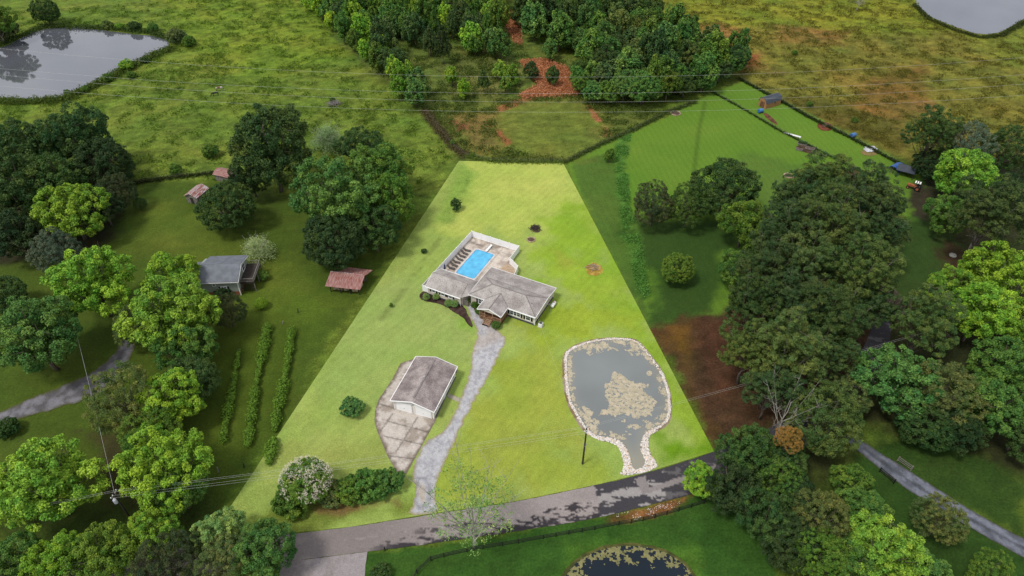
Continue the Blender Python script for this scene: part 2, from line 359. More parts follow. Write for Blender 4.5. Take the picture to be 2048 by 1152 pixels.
# ------------------------------------------------------------------ land cover of the big ground sheet
LOT = [(918,322),(1126,326),(1428,903),(1290,946),(1200,968),(1040,1001),(840,1031),(700,1054),(415,1083)]
RED = (172,112,80)
Z = [ # photo polygon, sRGB, softness m, tuft, mow
 ([(-400,-400),(700,-400),(640,60),(860,230),(930,330),(780,470),(600,400),(440,365),(-400,380)], (104,134,44), 6, 1, 0),
 ([(280,-50),(620,-50),(700,110),(560,160),(400,120)], (112,142,40), 14, 1, 0),
 ([(-50,380),(270,365),(440,362),(600,400),(780,470),(760,540),(415,1085),(-300,1100),(-300,480)], (74,100,28), 2.5, .35, .5),
 ([(280,400),(420,420),(600,560),(560,660),(500,620),(300,470)], (90,114,33), 10, .3, .4),
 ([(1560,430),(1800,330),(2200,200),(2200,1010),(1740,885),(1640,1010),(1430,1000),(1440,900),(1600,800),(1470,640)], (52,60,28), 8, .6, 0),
 ([(-60,280),(150,280),(235,360),(200,500),(-60,520)], (52,56,30), 6, .6, 0),
 ([(480,580),(660,600),(650,700),(520,690)], (84,112,30), 6, .3, .4),
 ([(420,660),(640,640),(600,760),(430,1000),(415,900)], (76,100,26), 6, .3, .3),
 ([(-50,990),(420,990),(420,1100),(-50,1100)], (58,80,26), 6, .5, 0),
 ([(160,860),(260,850),(300,1000),(200,1010)], (70,72,36), 4, .4, 0),
 ([(1250,-200),(2400,-200),(2400,330),(1850,300),(1840,335),(1490,160),(1330,60)], (122,120,50), 8, 1, 0),
 ([(1280,-100),(1850,-100),(1900,60),(1700,70),(1500,50),(1340,60)], (122,140,38), 14, 1, 0),
 ([(1900,60),(2300,40),(2300,200),(2000,130)], (110,130,42), 12, 1, 0),
 ([(1380,40),(1480,60),(1500,110),(1560,140),(1480,140),(1440,110)], (140,112,60), 6, 1, 0),
 ([(1540,50),(1700,60),(1690,90),(1570,80)], (132,110,56), 6, 1, 0),
 ([(1700,150),(1850,130),(1860,200),(1780,260),(1700,240)], (124,100,48), 12, 1, 0),
 ([(1480,105),(1510,110),(1520,130),(1490,125)], (146,96,56), 2, 1, 0),
 ([(1820,200),(1870,200),(1860,225),(1830,220)], (128,104,56), 3, 1, 0),
 ([(1650,200),(1760,240),(1840,290),(1800,310),(1680,260),(1560,200)], (100,96,40), 5, 1, 0),
 ([(1330,235),(1425,185),(1490,162),(1840,340),(1860,400),(1830,470),(1560,430),(1450,640),(1300,660),(1128,328),(1200,292)], (98,142,40), .8, .1, .9),
 ([(1480,300),(1640,330),(1560,430),(1500,400)], (90,128,42), 5, .15, .7),
 ([(1135,330),(1230,300),(1290,600),(1300,660)], (82,118,40), 1.5, .25, .6),
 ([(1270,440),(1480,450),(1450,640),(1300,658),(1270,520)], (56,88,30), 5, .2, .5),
 ([(1230,275),(1262,262),(1252,340),(1262,420),(1282,490),(1300,600),(1282,600),(1255,500),(1240,420),(1232,340)], (76,122,42), 1.4, 1, 0),
 ([(850,225),(930,330),(985,325),(1128,326),(1200,292),(1330,225),(1210,195),(1150,120),(1040,60),(1000,30),(640,30),(700,110),(800,190)], (94,118,46), 3, 1, 0),
 ([(1050,185),(1200,200),(1230,270),(1150,325),(985,325),(880,245)], (108,120,46), 6, .8, 0),
 ([(995,225),(1060,203),(1160,205),(1205,240),(1200,285),(1130,318),(1040,305),(1000,270)], (106,128,46), 5, .8, .5),
 ([(960,85),(1040,130),(1020,185),(900,190),(900,140)], (112,126,58), 7, .9, 0),
 ([(900,235),(985,225),(995,290),(960,300)], (124,112,62), 5, .9, 0),
 ([(905,240),(925,245),(935,258),(912,262)], (142,100,70), 2, .9, 0),
 ([(988,250),(1005,262),(1025,285),(1012,290),(990,268)], (152,98,66), 1.6, 1, 0),
 ([(1000,25),(1020,22),(1040,45),(1042,90),(1030,85),(1018,60),(1000,45)], RED, 1.2, 1, 0),
 ([(1040,122),(1090,118),(1145,140),(1158,190),(1050,198),(1040,190),(1075,170),(1068,140)], RED, 1.5, 1, 0),
 ([(1170,210),(1180,208),(1202,240),(1196,244)], RED, 1.0, 1, 0),
 ([(1206,252),(1225,262),(1220,280),(1205,275)], (140,104,66), 1.5, 1, 0),
 ([(990,215),(1050,193),(1060,200),(1000,222)], (150,106,70), 1.5, 1, 0),
 ([(1300,660),(1450,608),(1600,640),(1760,640),(1780,760),(1600,800),(1500,905),(1425,902)], (82,62,44), 2.5, .8, 0),
 ([(1305,665),(1390,632),(1400,760),(1440,880),(1425,900)], (92,70,38), 4, .5, 0),
 ([(1340,655),(1370,655),(1380,710),(1350,700)], (112,84,36), 3, .5, 0),
 ([(1400,640),(1470,615),(1510,700),(1480,780),(1440,800),(1400,720)], (90,60,44), 6, .8, 0),
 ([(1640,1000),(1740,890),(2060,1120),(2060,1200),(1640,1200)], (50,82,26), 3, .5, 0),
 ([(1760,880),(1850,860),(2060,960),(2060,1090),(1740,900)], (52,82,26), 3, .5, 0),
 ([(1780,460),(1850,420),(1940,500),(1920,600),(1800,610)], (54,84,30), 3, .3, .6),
 ([(1880,470),(1940,500),(1950,560),(1900,560)], (70,56,38), 3, .5, 0),
 ([(1680,330),(1720,335),(1790,400),(1800,470),(1660,430)], (96,74,48), 4, .6, 0),
 ([(1840,370),(1880,400),(1850,440),(1800,400)], (62,58,44), 3, .6, 0),
 ([(735,1103),(960,1076),(1300,1012),(1520,950),(1560,1200),(600,1200)], (56,96,30), .6, .5, .1),
 ([(1200,1035),(1310,1010),(1390,985),(1360,1010),(1300,1035),(1220,1050)], (130,92,56), .8, 1, 0),
 ([(1120,1080),(1250,1075),(1400,1080),(1440,1200),(1100,1200)], (74,116,34), 3, .5, 0),
]
ZW = [(GP(p), c, s, t, m) for p, c, s, t, m in Z]
LOTW = GP(LOT)
TRK = GP([(1410,205),(1398,260),(1388,345)])
def cover(X, Y):
    n = len(X); C = np.tile(np.array(alb(94, 122, 38)), (n, 1)); A = np.zeros((n, 3)); A[:, 0] = 1
    wob = (fbm(X*.12, Y*.12, 4) - .5)
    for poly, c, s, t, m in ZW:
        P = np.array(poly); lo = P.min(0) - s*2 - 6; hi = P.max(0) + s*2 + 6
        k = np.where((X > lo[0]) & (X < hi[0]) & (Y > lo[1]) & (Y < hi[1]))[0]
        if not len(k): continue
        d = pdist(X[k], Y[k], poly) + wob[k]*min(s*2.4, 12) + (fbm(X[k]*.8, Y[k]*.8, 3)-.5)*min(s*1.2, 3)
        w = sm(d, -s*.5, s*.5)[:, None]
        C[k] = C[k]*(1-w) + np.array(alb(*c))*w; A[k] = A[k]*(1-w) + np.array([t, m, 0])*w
    tr = 1 - sm(ldist(X, Y, TRK), .2, .9); C *= (1-.3*tr)[:, None]
    # clumps of weeds: greener and browner patches in the rough pasture
    g = fbm(X*.35+9, Y*.5+3, 4); h = fbm(X*.09+40, Y*.11+3, 4); q = fbm(X*.9+2, Y*1.3+8, 3)
    t = A[:, 0:1]
    f = 1 + t*(np.clip((g-.5)*1.0, -.3, .3)[:, None]) + t*np.clip((q-.5)*.9, -.3, .3)[:, None]
    tint = np.stack([1 + (h-.5)*.7, 1 + (h-.5)*.2, 1 + (h-.5)*.3], 1)
    C = C*f*(1 + (tint-1)*(.35+.65*t))
    return np.clip(C, .004, .9), A
def axis(a, b, step, far, grow=1.25):
    c = list(np.arange(a, b+.01, step)); s = step; lo = a; L = []
    while lo > -far: s *= grow; lo -= s; L.append(lo)
    s = step; hi = b; H = []
    while hi < far: s *= grow; hi += s; H.append(hi)
    return np.array(L[::-1] + c + H)
xs = axis(-235, 235, .8, 4000); ys = axis(30, 320, .8, 4000)
XX, YY = np.meshgrid(xs, ys); X = XX.ravel(); Y = YY.ravel()
C, A = cover(X, Y)
nx, ny = len(xs), len(ys)
i = np.arange(nx*ny).reshape(ny, nx)
F = np.stack([i[:-1,:-1].ravel(), i[:-1,1:].ravel(), i[1:,1:].ravel(), i[1:,:-1].ravel()], 1)
Zz = np.zeros_like(X)
rough = A[:, 0]*sm(np.abs(pdist(X, Y, LOTW)), 0, 3)*(pdist(X, Y, LOTW) < 0)
Zz = (fbm(X*.5, Y*.5, 3)-.62)*.35*rough
Zz = np.minimum(Zz, 0.02)
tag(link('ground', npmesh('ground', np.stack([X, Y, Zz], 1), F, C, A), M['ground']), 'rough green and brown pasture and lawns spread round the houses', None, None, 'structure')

def sheet(name, outline, z, step, mat, colf, kind='structure', label=None, jag=0., closed_smooth=0, thick=0.0, cat=None, seed=0):
    """level sheet inside a world outline; colf(X, Y, edge_distance) -> colours, aux"""
    P = outline
    if closed_smooth: P = smoothline(P, closed_smooth, True)
    P = resample(P + [P[0]], max(step, .35))[:-1]
    if jag:
        q = np.array(P); c = q.mean(0); nrm = np.roll(q, -1, 0) - np.roll(q, 1, 0)
        nrm = np.stack([nrm[:, 1], -nrm[:, 0]], 1); nrm /= np.linalg.norm(nrm, axis=1)[:, None] + 1e-9
        a = (fbm(q[:, 0]*1.1+seed, q[:, 1]*1.1, 4, .7)-.5)*2*jag
        q = q + nrm*a[:, None]; P = [tuple(v) for v in q]
    q = np.array(P); lo, hi = q.min(0), q.max(0)
    gx, gy = np.meshgrid(np.arange(lo[0], hi[0], step), np.arange(lo[1], hi[1], step)); gx = gx.ravel(); gy = gy.ravel()
    rs = np.random.RandomState(seed); gx = gx + rs.uniform(-.2, .2, gx.shape)*step; gy = gy + rs.uniform(-.2, .2, gy.shape)*step
    d = pdist(gx, gy, P); k = d > step*.6
    pts = [Vector(p) for p in P] + [Vector((a, b)) for a, b in zip(gx[k], gy[k])]
    n = len(P); r = delaunay_2d_cdt(pts, [(i, (i+1) % n) for i in range(n)], [list(range(n))], 1, 1e-5)
    V = np.array([(v.x, v.y) for v in r[0]]); F = np.array([f for f in r[2] if len(f) == 3])
    if not len(F): return None
    a = V[F[:, 0]]; b = V[F[:, 1]]; c = V[F[:, 2]]
    cr_ = (b[:, 0]-a[:, 0])*(c[:, 1]-a[:, 1]) - (b[:, 1]-a[:, 1])*(c[:, 0]-a[:, 0])
    F[cr_ < 0] = F[cr_ < 0][:, ::-1]
    D = np.maximum(pdist(V[:, 0], V[:, 1], P), 0)
    Cc, Aa = colf(V[:, 0], V[:, 1], D)
    me = npmesh(name, np.column_stack([V, np.full(len(V), z)]), F, Cc, Aa)
    o = link(name, me, mat); return tag(o, label, cat, None, kind)
def flatcol(c, c2=None, sc=.5, tuft=.6, lo=.4, hi=.6, edge=None, ew=.5):
    def f(X, Y, D):
        w = sm(fbm(X*sc, Y*sc, 5, .6), lo, hi)[:, None]
        C = np.array(c)*(1-w) + np.array(c2 or c)*w
        if edge is not None:
            e = sm(D + (fbm(X*2, Y*2, 3)-.5)*ew, 0, ew)[:, None]; C = np.array(edge)*(1-e) + C*e
        A = np.zeros((len(X), 3)); A[:, 0] = tuft; return C, A
    return f

# mown lot lawn: the lot's extra brightness is painted into its colour
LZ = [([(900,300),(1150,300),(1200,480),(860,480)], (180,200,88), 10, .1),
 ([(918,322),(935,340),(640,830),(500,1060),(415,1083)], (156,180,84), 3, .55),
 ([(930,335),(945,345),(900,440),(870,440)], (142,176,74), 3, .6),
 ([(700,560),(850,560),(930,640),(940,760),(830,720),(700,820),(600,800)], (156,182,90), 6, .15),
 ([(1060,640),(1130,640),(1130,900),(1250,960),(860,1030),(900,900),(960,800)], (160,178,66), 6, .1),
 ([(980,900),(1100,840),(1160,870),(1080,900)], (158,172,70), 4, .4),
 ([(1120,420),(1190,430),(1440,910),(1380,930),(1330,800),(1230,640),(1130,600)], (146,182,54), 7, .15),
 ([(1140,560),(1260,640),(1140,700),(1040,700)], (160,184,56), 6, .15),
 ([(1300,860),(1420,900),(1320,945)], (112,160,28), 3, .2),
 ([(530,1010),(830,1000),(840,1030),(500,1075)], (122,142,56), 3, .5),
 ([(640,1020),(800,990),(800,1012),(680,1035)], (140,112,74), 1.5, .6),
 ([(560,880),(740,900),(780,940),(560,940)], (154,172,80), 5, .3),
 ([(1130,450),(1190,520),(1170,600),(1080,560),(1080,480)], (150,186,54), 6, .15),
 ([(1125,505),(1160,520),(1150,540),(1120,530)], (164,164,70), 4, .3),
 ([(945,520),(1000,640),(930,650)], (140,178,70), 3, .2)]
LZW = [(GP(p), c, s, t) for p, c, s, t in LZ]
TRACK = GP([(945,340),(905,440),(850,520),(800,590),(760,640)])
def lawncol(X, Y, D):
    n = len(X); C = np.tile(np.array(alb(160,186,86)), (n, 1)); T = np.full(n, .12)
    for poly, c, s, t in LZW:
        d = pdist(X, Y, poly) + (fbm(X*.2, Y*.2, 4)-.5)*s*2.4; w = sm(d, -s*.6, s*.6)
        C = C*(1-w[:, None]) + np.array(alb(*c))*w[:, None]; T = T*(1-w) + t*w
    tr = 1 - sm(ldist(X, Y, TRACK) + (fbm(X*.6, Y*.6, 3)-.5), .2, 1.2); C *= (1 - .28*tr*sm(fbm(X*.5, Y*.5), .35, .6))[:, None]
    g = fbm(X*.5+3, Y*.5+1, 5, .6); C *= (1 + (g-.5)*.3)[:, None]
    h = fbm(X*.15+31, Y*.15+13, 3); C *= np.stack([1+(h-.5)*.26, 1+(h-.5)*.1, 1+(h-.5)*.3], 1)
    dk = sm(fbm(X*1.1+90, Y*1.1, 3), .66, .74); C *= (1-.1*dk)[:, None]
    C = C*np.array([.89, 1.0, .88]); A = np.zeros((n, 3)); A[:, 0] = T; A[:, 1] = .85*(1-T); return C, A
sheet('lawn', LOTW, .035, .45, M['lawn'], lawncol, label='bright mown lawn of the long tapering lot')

# road, drives, paving
def zround(px, py): return gp(px, py)
ROADN = [(100,1140),(250,1112),(415,1087),(560,1071),(700,1055),(840,1033),(1040,1003),(1200,969),(1290,948),(1428,905),(1560,848),(1680,770),(1725,700),(1750,640)]
ROADS = [(1785,640),(1775,710),(1730,800),(1640,880),(1520,945),(1400,985),(1300,1010),(1180,1040),(960,1074),(800,1096),(735,1103),(600,1120),(420,1146),(200,1190),(100,1215)]
PJ = GP([(1188,970),(1192,985),(1204,1040),(1560,1000),(1560,830),(1430,900)])
PL1 = GP([(1150,1012),(1030,1030),(960,1046),(820,1075),(735,1103),(800,1100),(960,1078),(1180,1044),(1205,1036)])
def roadcol(X, Y, D):
    px, py = proj_np(X, Y); n = len(X)
    C = np.tile(np.array(alb(166,156,152)), (n, 1)); C *= (1 + (fbm(X*.15, Y*.5, 4)-.5)*.3)[:, None]
    lw = sm(-px, -1000, -700)[:, None]; C = C*(1-lw) + np.array(alb(142,133,130))*lw
    nz = fbm(X*.5, Y*1.9, 5, .7)
    dark = np.array(alb(66,62,66))
    # worn dark band on the south half of the older stretch
    yS = np.interp(px, [600,735,960,1180,1300], [1120,1103,1074,1040,1010]); yN = np.interp(px, [560,700,840,1040,1200,1290], [1071,1055,1033,1003,969,948])
    v = (py - yN)/(yS - yN + 1e-6)
    band = sm(v + (nz-.5)*.9, .80, .9) * sm(px, 700, 800) + sm(nz + (v > .45)*(v < .75)*.12 - (px < 980)*.0, .62, .68)*sm(px, 760, 900)*(v > .4)
    w = np.clip(band, 0, 1)[:, None]*(px < 1200)[:, None]; C = C*(1-w) + dark*w
    # newer dark overlay with pale worn patches
    inn = (pdist(X, Y, PJ) > 0) | (px > 1500)
    pale = sm(fbm(X*.32+5, Y*1.0+3, 5, .7) + .10*((v > .3)&(v < .75)), .60, .625)
    pale *= np.where(px > 1330, .25, 1)
    Cn = np.array(alb(74,72,76))*(1-pale[:, None]) + np.array(alb(168,162,160))*pale[:, None]
    C[inn] = Cn[inn]
    e = pdist(X, Y, GP([(1270,958),(1290,952),(1300,975),(1430,930),(1432,944),(1285,990)])) > 0
    C[e] = np.array(alb(150,142,140))
    cl = np.abs(v-.48) < .018; C[cl & (px < 1190) & (nz > .45)] *= 1.22
    A = np.zeros((n, 3)); A[:, 0] = .5; return C, A
sheet('road', smoothline(GP(ROADN), 1) + smoothline(GP(ROADS), 1), .06, .28, M['hard'], roadcol, label='patched grey asphalt road curving across the bottom', jag=.12)
# faint far side and near side asphalt kerb line of broken edge is in the jag
conc = alb(168,156,146)
def padcol(X, Y, D):
    C, A = flatcol(alb(218,208,198), alb(176,163,151), .55, .9, .46, .68, alb(132,118,104), .9)(X, Y, D)
    j = np.minimum(ldist(X, Y, GP([(792,905),(835,835)])), np.minimum(ldist(X, Y, GP([(757,808),(786,816)])), ldist(X, Y, GP([(770,873),(856,892)]))))
    j = np.minimum(j, ldist(X, Y, GP([(776,843),(870,868)]))); j = np.minimum(j, ldist(X, Y, GP([(785,828),(762,862)]))); j = np.minimum(j, ldist(X, Y, GP([(775,912),(832,918)])))
    C *= (1 - .5*(1-sm(j, .05, .22)))[:, None]; return C, A
PAD = [(801,727),(785,758),(757,800),(750,822),(749,842),(754,862),(764,886),(775,912),(790,938),(805,962),(812,950),(871,842),(916,740),(833,716)]
sheet('concrete_pad', GP(PAD), .07, .22, M['hard'], padcol, label='stained concrete apron in front of and beside the garage', jag=.06)
sheet('path', GP([(897,787),(921,797),(918,805),(894,795)]), .08, .3, M['hard'], flatcol(alb(186,178,160), alb(150,140,124), 1, .5), label='short concrete walk from garage side door to the gravel drive')
DRV = [(932,606),(938,632),(952,655),(956,672),(944,700),(942,735),(935,765),(922,792),(905,838),(884,866),(862,876),(846,890),(838,910),(826,932),(824,950),(832,975),(828,1005),(812,1032),
       (880,1028),(870,1000),(872,972),(886,935),(905,892),(936,825),(962,780),(988,732),(1004,700),(1012,680),(1000,664),(984,650),(966,638),(952,620),(945,604)]
def drvcol(X, Y, D):
    px, py = proj_np(X, Y)
    C, A = flatcol(alb(206,205,208), alb(176,175,180), 1.6, 1, .35, .7, alb(170,160,120), .6)(X, Y, D)
    y0 = pdist(X, Y, GP([(936,690),(950,706),(1020,676),(1000,660),(975,656)])) + (fbm(X*.7, Y*.7)-.5)*3
    w = sm(y0, -1.5, 3)[:, None]*.55; C = C*(1-w) + np.array(alb(192,172,152))*w
    y1 = pdist(X, Y, GP([(843,962),(852,975),(852,1004),(842,1010),(834,985)]))
    w = sm(y1, -.1, .35)[:, None]*.9; C = C*(1-w) + np.array(alb(196,184,168))*w
    w = (sm(y1, -1.2, -.6)*(1-sm(y1, -.5, 0)))[:, None]*.4; C = C*(1-w) + np.array(alb(120,118,124))*w
    return C, A
sheet('gravel_drive', smoothline(GP(DRV), 1, True), .055, .3, M['hard'], drvcol, label='pale grey gravel drive winding from the road up to the porch', jag=.45, seed=3)
sheet('gravel_track', smoothline(GP([(-60,852),(60,797),(130,770),(180,748),(225,715),(250,668),(278,668),(262,715),(235,760),(190,795),(110,818),(40,838),(-60,872)]), 1, True), .05, .4, M['hard'],
      flatcol(alb(142,140,146), alb(104,102,104), .6, 1, .4, .62, alb(92,100,60), .8), label='grey gravel track curving in from the left edge', jag=.5, seed=5)
def rtrack(X, Y, D):
    C, A = flatcol(alb(134,138,150), alb(104,108,118), .8, 1, .4, .62, alb(80,86,70), .5)(X, Y, D)
    m = ldist(X, Y, GP([(1730,900),(1800,950),(1880,1002),(1960,1050),(2080,1115)])); w = (1-sm(m + (fbm(X, Y)-.5)*.6, .15, .5))[:, None]*.6
    C = C*(1-w) + np.array(alb(60,66,60))*w; return C, A
sheet('gravel_lane', smoothline(GP([(1700,862),(1735,890),(1800,930),(1900,994),(1960,1032),(2100,1105),(2100,1145),(1950,1062),(1850,1003),(1790,962),(1722,908),(1690,880)]), 1, True), .05, .35, M['hard'], rtrack,
      label='two-rut blue grey gravel lane in the lower right corner', jag=.2, seed=8)
sheet('concrete_drive', GP([(560,1127),(600,1121),(735,1104),(731,1130),(727,1200),(560,1230)]), .065, .35, M['hard'],
      lambda X, Y, D: flatcol(alb(166,158,158), alb(142,134,132), .35, .8, .35, .65)(X, Y, D), label='pale concrete driveway mouth below the road', jag=.05)
sheet('dirt_path', smoothline(GP([(1755,560),(1785,575),(1830,620),(1815,640),(1775,625),(1745,590)]), 1, True), .05, .5, M['hard'], flatcol(alb(96,84,76), alb(70,60,50), .6, 1), label='brown dirt path under the pines on the right', jag=.4)
def bed(name, pts, c1, c2, label, z=.06, jag=.25, sc=1.2):
    return sheet(name, smoothline(GP(pts), 1, True), z, .25, M['hard'], flatcol(alb(*c1), alb(*c2), sc, 1, .4, .6), label=label, jag=jag)
bed('mulch_bed', [(839,588),(848,582),(870,594),(922,609),(930,616),(940,638),(947,656),(936,652),(928,636),(906,624),(894,614),(876,607),(852,604),(840,598)], (92,72,66), (66,50,46), 'dark bark mulch bed along the guest wing')
bed('mulch_patch', [(944,606),(955,610),(962,628),(985,650),(960,632),(948,622)], (96,76,66), (70,54,48), 'dark mulch strip left of the porch')
bed('bare_earth', [(1172,530),(1190,524),(1206,534),(1204,548),(1186,554),(1172,546)], (206,172,84), (170,140,62), 'round patch of straw coloured dead grass in the lot', jag=.6)
bed('burnt_ground', [(1058,456),(1072,450),(1083,457),(1080,466),(1066,465)], (92,72,64), (122,118,66), 'dark burnt spot in the grass behind the pool', jag=.5)
bed('earth_mound_bed', [(1636,246),(1652,244),(1668,252),(1662,262),(1644,262),(1634,254)], (134,82,58), (104,58,42), 'circle of red brown mulch by the far fence', jag=.3)
bed('vegetable_plot', [(1524,228),(1534,226),(1558,248),(1550,250)], (126,84,64), (96,62,48), 'narrow brown garden strip beside the blue drum', jag=.3)
bed('soil_patch', [(1588,294),(1608,288),(1634,300),(1628,310),(1600,302)], (96,78,58), (74,60,46), 'bare soil round the raised garden beds', jag=.3)
bed('sand_patch', [(1718,304),(1736,298),(1760,302),(1750,312),(1730,312)], (156,128,84), (120,128,60), 'trampled tan patch under the metal sheets', jag=.3)

# ------------------------------------------------------------------ ponds
R4 = lambda L: [(1100+x/3.6, 650+y/3.6) for x, y in L]
RING = R4([(95,210),(140,160),(230,120),(350,95),(480,88),(600,95),(650,125),(700,180),(745,240),(800,310),(840,400),(870,480),(882,600),(875,680),(830,740),(740,780),(710,810),(705,870),(720,930),(765,990),(775,1030),
           (640,1075),(490,1085),(535,1040),(525,960),(500,890),(450,850),(360,835),(270,790),(215,740),(170,660),(120,570),(100,480),(88,350),(88,260)])
WAT = R4([(122,215),(160,178),(240,143),(350,115),(480,105),(600,115),(640,140),(690,200),(735,260),(785,330),(820,410),(845,490),(852,600),(843,670),(800,722),(720,757),(678,790),(652,850),(650,900),(678,960),(690,1010),(640,1040),
          (592,1040),(580,960),(550,880),(500,833),(440,812),(350,805),(290,768),(240,712),(200,640),(155,560),(135,470),(122,350)])
RINGW = smoothline(GP(RING), 2, True); WATW = smoothline(GP(WAT), 2, True)
sheet('pond_bank', RINGW, .05, .4, M['hard'], flatcol(alb(176,160,140), alb(140,120,90), 1, 1), label='stony bank under the rocks of the garden pond', jag=.15)
def pondcol(X, Y, D):
    px, py = proj_np(X, Y); n = fbm(X*.5, Y*.5, 4)
    sh = np.clip((1-sm(D + (n-.5)*2, .2, 2.2))*.55 + sm(py + (n-.5)*30, 885, 935)*.8, 0, 1)[:, None]
    C = np.array([1., 1., 1.])*(1-sh) + np.array([1.3, 1.15, .92])*sh; C *= (.9+.3*fbm(X*.12, Y*.12, 4))[:, None]
    return C, np.zeros((len(X), 3))
sheet('pond_water', WATW, .075, .6, M['bluewater'], pondcol, label='still blue grey water of the rock lined pond')
sheet('far_pond', smoothline(GP([(-160,110),(-60,100),(0,98),(40,78),(80,58),(140,54),(200,60),(260,68),(325,73),(342,90),(330,103),(296,112),(240,136),(190,166),(130,194),(60,201),(0,196),(-80,196),(-160,170)]), 2, True), .06, 3, M['water'], flatcol((.2,.2,.2)),
      label='wide lilac grey pond in the upper left pasture', jag=.6)
sheet('corner_pond', smoothline(GP([(1826,-60),(1830,10),(1858,33),(1910,54),(1960,70),(2000,66),(2048,38),(2090,0),(2090,-60)]), 2, True), .06, 3, M['water'], flatcol((.2,.2,.2)), label='pale grey pond in the upper right corner', jag=.5)
BP = [(1258+132*math.cos(a), 1178+86*math.sin(a)) for a in np.linspace(0, 2*PI, 40, endpoint=False)]
BPW = GP(BP)
sheet('pond_bank', [(x*1.0, y) for x, y in GP([(1258+140*math.cos(a), 1180+94*math.sin(a)) for a in np.linspace(0, 2*PI, 40, endpoint=False)])], .05, .5, M['hard'], flatcol(alb(104,104,56), alb(70,80,36), 1, 1), label='weedy bank of the dark pond at the bottom', jag=.3)
sheet('dark_pond', BPW, .07, 2, M['darkwater'], flatcol((.2,.2,.2)), label='near black pond half out of frame at the bottom')
def cells(name, poly, f, z, st, mat, label):
    P = np.array(poly); lo, hi = P.min(0), P.max(0)
    xs = np.arange(lo[0], hi[0], st); ys = np.arange(lo[1], hi[1], st); XX, YY = np.meshgrid(xs, ys)
    d = pdist(XX.ravel(), YY.ravel(), poly); m = ((d > .05) & f(XX.ravel(), YY.ravel(), d)).reshape(XX.shape)
    jj, ii = np.where(m[:-1, :-1]); nx = len(xs)
    q = np.stack([jj*nx+ii, jj*nx+ii+1, (jj+1)*nx+ii+1, (jj+1)*nx+ii], 1)
    u, inv = np.unique(q, return_inverse=True); F = inv.reshape(q.shape)
    vx = XX.ravel()[u]; vy = YY.ravel()[u]; rs = np.random.RandomState(2)
    V = np.stack([vx + rs.uniform(-.3, .3, len(vx))*st, vy + rs.uniform(-.3, .3, len(vx))*st, np.full(len(vx), z) + rs.uniform(0, .025, len(vx))], 1)
    return tag(link(name, npmesh(name, V, F), M[mat]), label, None, None, 'stuff')
BIG = GP(R4([(450,340),(480,345),(520,380),(580,410),(640,430),(695,430),(700,450),(660,470),(700,500),(745,550),(755,590),(720,640),(640,680),(560,665),(520,655),(480,675),(420,640),(380,660),(355,650),(375,620),(430,600),(400,520),(400,430),(450,410)]))
LFT = GP(R4([(230,600),(260,600),(325,640),(300,670),(350,710),(345,800),(300,790),(230,720)]))
def alg(X, Y, D):
    n = fbm(X*.9, Y*.9, 5, .65); px, py = proj_np(X, Y)
    b = pdist(X, Y, BIG) + (n-.5)*2.2 > 0
    l = pdist(X, Y, LFT) + (n-.5)*2 > 0
    rim = (D < .25 + 2.4*np.clip(n-.38, 0, 1)*np.where(px > 1300, 1.6, 1.5) * np.where(py < 700, 2.2, 1)) & (n > .45) & (py < 880)
    up = (D < 3.2) & (n > .58) & (py < 712) & (px > 1170)
    lo = (n > .60) & (py > 840) & (py < 872) & (px > 1225)
    sp = np.hypot(px-1298, py-748) < 5.5
    h = fbm(X*3.1, Y*3.1, 3)
    return (b | l | rim | up | lo | sp) & (h > .33)
cells('algae', WATW, alg, .085, .16, 'algae', 'tan mats of algae floating on the rock lined pond')
def alg2(X, Y, D):
    n = fbm(X*.8+4, Y*.8, 5, .65); h = fbm(X*2.6, Y*2.6, 3)
    return ((D < 5.5*np.clip(n-.3, 0, 1)*1.6) | (n > .70)) & (h > .42) & (D < 4.5)
cells('algae', BPW, alg2, .08, .16, 'algae2', 'olive algae fringing the dark pond at the bottom')

def stones(name, pts, rad, mat, label, seed=0):
    rs = np.random.RandomState(seed); N = len(pts)
    t = (1+5**.5)/2; ico = np.array([(-1,t,0),(1,t,0),(-1,-t,0),(1,-t,0),(0,-1,t),(0,1,t),(0,-1,-t),(0,1,-t),(t,0,-1),(t,0,1),(-t,0,-1),(-t,0,1)], float); ico /= np.linalg.norm(ico[0])
    IF = np.array([(0,11,5),(0,5,1),(0,1,7),(0,7,10),(0,10,11),(1,5,9),(5,11,4),(11,10,2),(10,7,6),(7,1,8),(3,9,4),(3,4,2),(3,2,6),(3,6,8),(3,8,9),(4,9,5),(2,4,11),(6,2,10),(8,6,7),(9,8,1)])
    V = np.tile(ico[None], (N, 1, 1))*(1 + rs.uniform(-.25, .25, (N, 12, 1)))
    s = rs.uniform(.6, 1.3, (N, 1, 1))*rad; sc = s*rs.uniform(.7, 1.2, (N, 1, 3)); sc[:, :, 2] *= .7
    V = V*sc + pts[:, None, :]
    F = IF[None] + (np.arange(N)*12)[:, None, None]
    g = rs.uniform(.7, 1.12, (N, 1, 1))*np.ones((N, 12, 3))*np.array([1, rs.uniform(.93, 1), .94])
    wm = rs.rand(N, 1, 1) < .12; g = g*np.where(wm, np.array([.95, .72, .5]), 1)
    me = npmesh(name, V.reshape(-1, 3), F.reshape(-1, 3), g.reshape(-1, 3))
    return tag(link(name, me, mat), label, None, None, 'stuff')
def stone_mat():
    m, n, b = newmat('loose_stone'); a = n.nodes.new('ShaderNodeAttribute'); a.attribute_name = 'col'
    n.links.new(mixc(n, a.outputs['Color'], (.66,.62,.60), None, 1, 'MULTIPLY'), b.inputs['Base Color']); b.inputs['Roughness'].default_value = .9; return m
M['loosestone'] = stone_mat()
rs = np.random.RandomState(4)
P = np.array(RINGW); lo, hi = P.min(0), P.max(0)
q = rs.uniform(lo, hi, (90000, 2)); dr = pdist(q[:, 0], q[:, 1], RINGW); dw = pdist(q[:, 0], q[:, 1], WATW)
